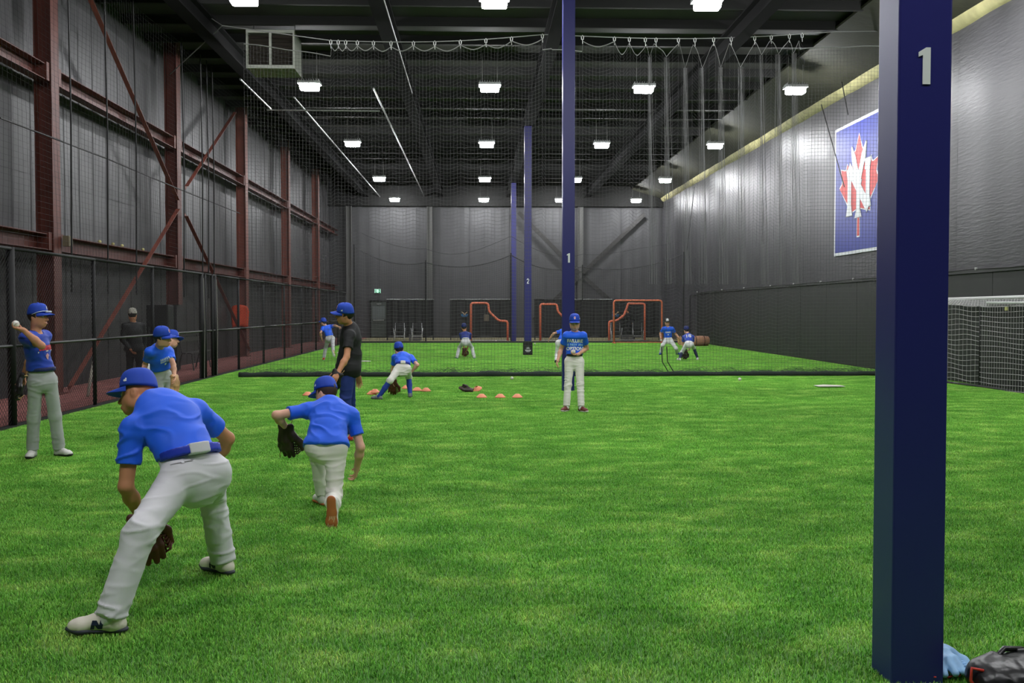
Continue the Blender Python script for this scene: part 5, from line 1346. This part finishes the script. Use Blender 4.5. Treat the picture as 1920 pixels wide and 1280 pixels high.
# infielder before the left screen
p = person('person in navy shirt bent over with hands between the legs, before the left screen', 1.48, 32.0, (873, 641), 0, (872, 624, 1), (870, 613, 1), (0, 5),
  dict(L=(864, 627, 1), R=(881, 627, 1)), dict(L=(867, 642, 1), R=(880, 642, 1)), dict(L=(871, 654, -1), R=(876, 654, -1)),
  dict(L=(857, 674, -12, 0, 32.05), R=(889, 674, 12, 0, 32.05)), dict(L=(858, 656, 32.4), R=(888, 656, 32.4)),
  dict(skin='c', shirt='navy', pants='grey', cap='navy', belt='belt_white', shm=(SH['w'], SH['blue'], SH['w'])))
w, d, n, th = p['hand']['L']
glove(w, V((.1, 0, -1)), V((0, .8, .2)), 'brown', 'brown glove between the legs of the boy bent over before the left screen', .95)
# boy hidden by the post
person('person leaning away behind the second blue post, blue sleeve and pale trouser leg showing', 1.48, 29.5, (1050, 643), 50, (1063, 623, 1), (1070, 613, 1), (60, 0),
  dict(L=(1052, 620, -1), R=(1070, 626, 1)), dict(L=(1038, 625, -1), R=(1074, 640, 1)), dict(L=(1031, 634, 1), R=(1074, 652, 1)),
  dict(L=(1043, 682, 40, 0, 29.3), R=(1062, 679, 60, 0, 29.6)), dict(L=(1044, 660, 30.2), R=(1064, 660, 30)),
  dict(skin='b', pants='white', shm=(SH['bk'], SH['bk'], SH['bk'])))
# boy holding the ball
p = person('person facing the camera at mid field holding a ball, blue shirt with block lettering', 1.47, 15.35, (1077, 678), 184, (1078, 624, 1), (1077.5, 605, -1), (184, -8),
  dict(R=(1062, 629, -1), L=(1094, 629, -1)), dict(R=(1052, 654, 1), L=(1100, 653, 1)), dict(R=(1046, 675, -1), L=(1084, 664, -1)),
  dict(R=(1062, 772, 212, 0), L=(1090, 773, 152, 0)), dict(R=(1063, 726, 14.8), L=(1090, 727, 14.8)),
  dict(skin='b', shirt='royal', pants='cream', belt='belt_black', cap='royal', logo='disc', shm=(SH['maroon'], SH['w'], SH['bk']), wr=.006, leg=.97, handL=dict(dir=V((-1, -.25, .0)), n=V((0, -.25, 1)), curl=.45), handR=dict(curl=.45)))
w, d, n, th = p['hand']['L']
ball(w + d * .085 + n * .042, 'white baseball held at the waist by the boy facing the camera')
ch = p['P'].lerp(p['N'], .60)
for tx, y, sz, mm in (('FAILURE', .062, .066, m_logo), ('IS NOT AN', .002, .050, m_logob), ('OPTION', -.058, .070, m_logo)):
    conform(text_mesh(tx, sz, .0036), 'shirt_lettering', p['shirt'].data, ch + p['sp'] * y, -p['tr'], p['sp'], mm, p['root'], .002, 1)
# right pair
p = person('person facing the camera with white and navy cap, white trousers and tan glove', 1.55, 34.4, (1253, 638), 184, (1252, 614, -1), (1251, 604, -1), (184, 0),
  dict(R=(1244, 616, -1), L=(1261, 616, -1)), dict(R=(1238, 625, 1), L=(1267, 626, 1)), dict(R=(1239, 634, -1), L=(1273, 633, -1)),
  dict(R=(1239, 667, 205, 0, 34.35), L=(1270, 665, 150, 0, 34.5)), dict(R=(1240, 650, 34.0), L=(1267, 649, 34.0)),
  dict(skin='b', shirt='royal', pants='white', cap='black', logo='panel', eyes=True, shm=(SH['blue'], SH['navy'], SH['w'])))
w, d, n, th = p['hand']['L']
glove(w, V((.5, -.2, -.8)), V((-.3, -1, .2)), 'tan', 'tan glove of the boy in the white and navy cap at far right', 1.05)
ball(p['hand']['R'][0] + p['hand']['R'][1] * .09 + V((0, -.05, 0)), 'white ball in the hand of the boy in the white and navy cap')
ch = p['P'].lerp(p['N'], .66)
conform(strip(-.02, .035, [-.09 + .03 * i for i in range(6)], [.024] * 6), 'shirt_lettering', p['shirt'].data, ch, -p['tr'], p['sp'], m_logo, p['root'], .004)
conform(flat_mesh([[(-.02, -.10), (.02, -.10), (.02, -.06), (-.02, -.06)]]), 'shirt_crest', p['shirt'].data, ch, -p['tr'], p['sp'], m_logo, p['root'], .004)
p = person('person bent over with back turned, jersey numbered 18, white trousers and navy socks', 1.40, 30.6, (1292, 645), -6, (1290, 628, 1), (1287, 619, 1), (-12, -5),
  dict(L=(1282, 632, 1), R=(1299, 632, 1)), dict(L=(1280, 645, 1), R=(1299, 645, 1)), dict(L=(1284, 657, -1), R=(1291, 656, -1)),
  dict(L=(1274, 680, -15, 0, 30.5), R=(1308, 678, 12, 0, 30.8)), dict(L=(1277, 659, 31.1), R=(1305, 659, 31.1)),
  dict(skin='b', shirt='royald', pants='white', knickers=True, sockm=sock_n, cap='navy', shm=(SH['w'], SH['w'], SH['w'])))
w, d, n, th = p['hand']['L']
glove(w, V((.05, -.1, -1)), V((0, .9, .2)), 'dark', 'dark glove between the legs of the boy with number 18', 1.0)
conform(text_mesh('18', .19, .006), 'jersey_number', p['shirt'].data, p['P'].lerp(p['N'], .62), p['tr'], p['sp'], m_logo, p['root'], .004)
# shape in the dark by the far screen
person('person in black clothing half in shadow behind the square orange frame', 1.72, 51.6, (1181, 606), -60, (1178, 588, 1), (1175, 580, -1), (-70, 0),
  dict(L=(1172, 591, -1), R=(1184, 590, 1)), dict(L=(1169, 600, -1), R=(1188, 600, 1)), dict(L=(1166, 594, -1), R=(1184, 606, -1)),
  dict(L=(1176, 640, -60, 0, 51.5), R=(1188, 638, -40, 0, 51.75)), dict(L=(1176, 622, 51.0), R=(1186, 622, 51.2)),
  dict(skin='c', shirt='black', pants='dark', cap='black', sleeve=1.5, shm=(SH['bk'], SH['bk'], SH['bk'])))

# ------------------------------------------------------------------ gear at the foot of the near post, and the loose glove by the cone
g0 = G(880, 736); glove(V((g0.x + .05, g0.y, .05)), V((-1, .1, .12)), V((0.2, -.3, 1)), 'dark', 'dark brown glove lying on the turf under the tipped orange cone', .9)
q = P(1788, 1262, 4.0); glove(V((q.x + .02, q.y + .31, .07)), V((.06, -1, .0)), V((.1, 0, -1)), 'sky', 'light blue glove with red lace lying behind the near post beside the black bag', .95)
q = P(1880, 1262, 3.98)
t = empty('gear_bag', (q.x, q.y - .02, 0), .12, 'black glossy gear bag lying on the turf in the near right corner', 'bag')
m_bag = M('bag_black', (20, 20, 22), .35, bump=(9, .5))
f = Field(); f.cone((-.10, 0, .075), (.30, .03, .08), .07, .08, .04); f.cone((-.10, -.06, .06), (.3, -.06, .06), .07, .07, .04); f.cone((-.10, .02, .105), (-.03, .04, .14), .03, .02, .03); f.cone((.05, .05, .11), (.30, .06, .13), .03, .03, .04)
me = f.mesh('shell', .008); wrinkle(me, .008, (14, 14, 10), 3.0); link('shell', me, m_bag, t)
b = MB(); b.tube([(-.02, .03, .14), (.03, .05, .165), (.11, .05, .158), (.17, .05, .14), (.1, .0, .138), (.02, .0, .138)], .012, 6, closed=True); b.obj('handle', m_bag, t, True)
b = MB(); b.tube([(-.14, -.06, .12), (-.185, -.05, .13), (-.19, -.05, .08), (-.165, -.06, .04)], .007, 6); b.obj('red_piping', M('piping_red', (206, 58, 48), .5), t, True)
b = MB(); b.box((.08, .03, .152), (.13, .05, .164)); b.obj('buckle', M('buckle_grey', (96, 96, 98), .4), t, bevel=.003)
for l_ in REPORT: print('FIG', l_)
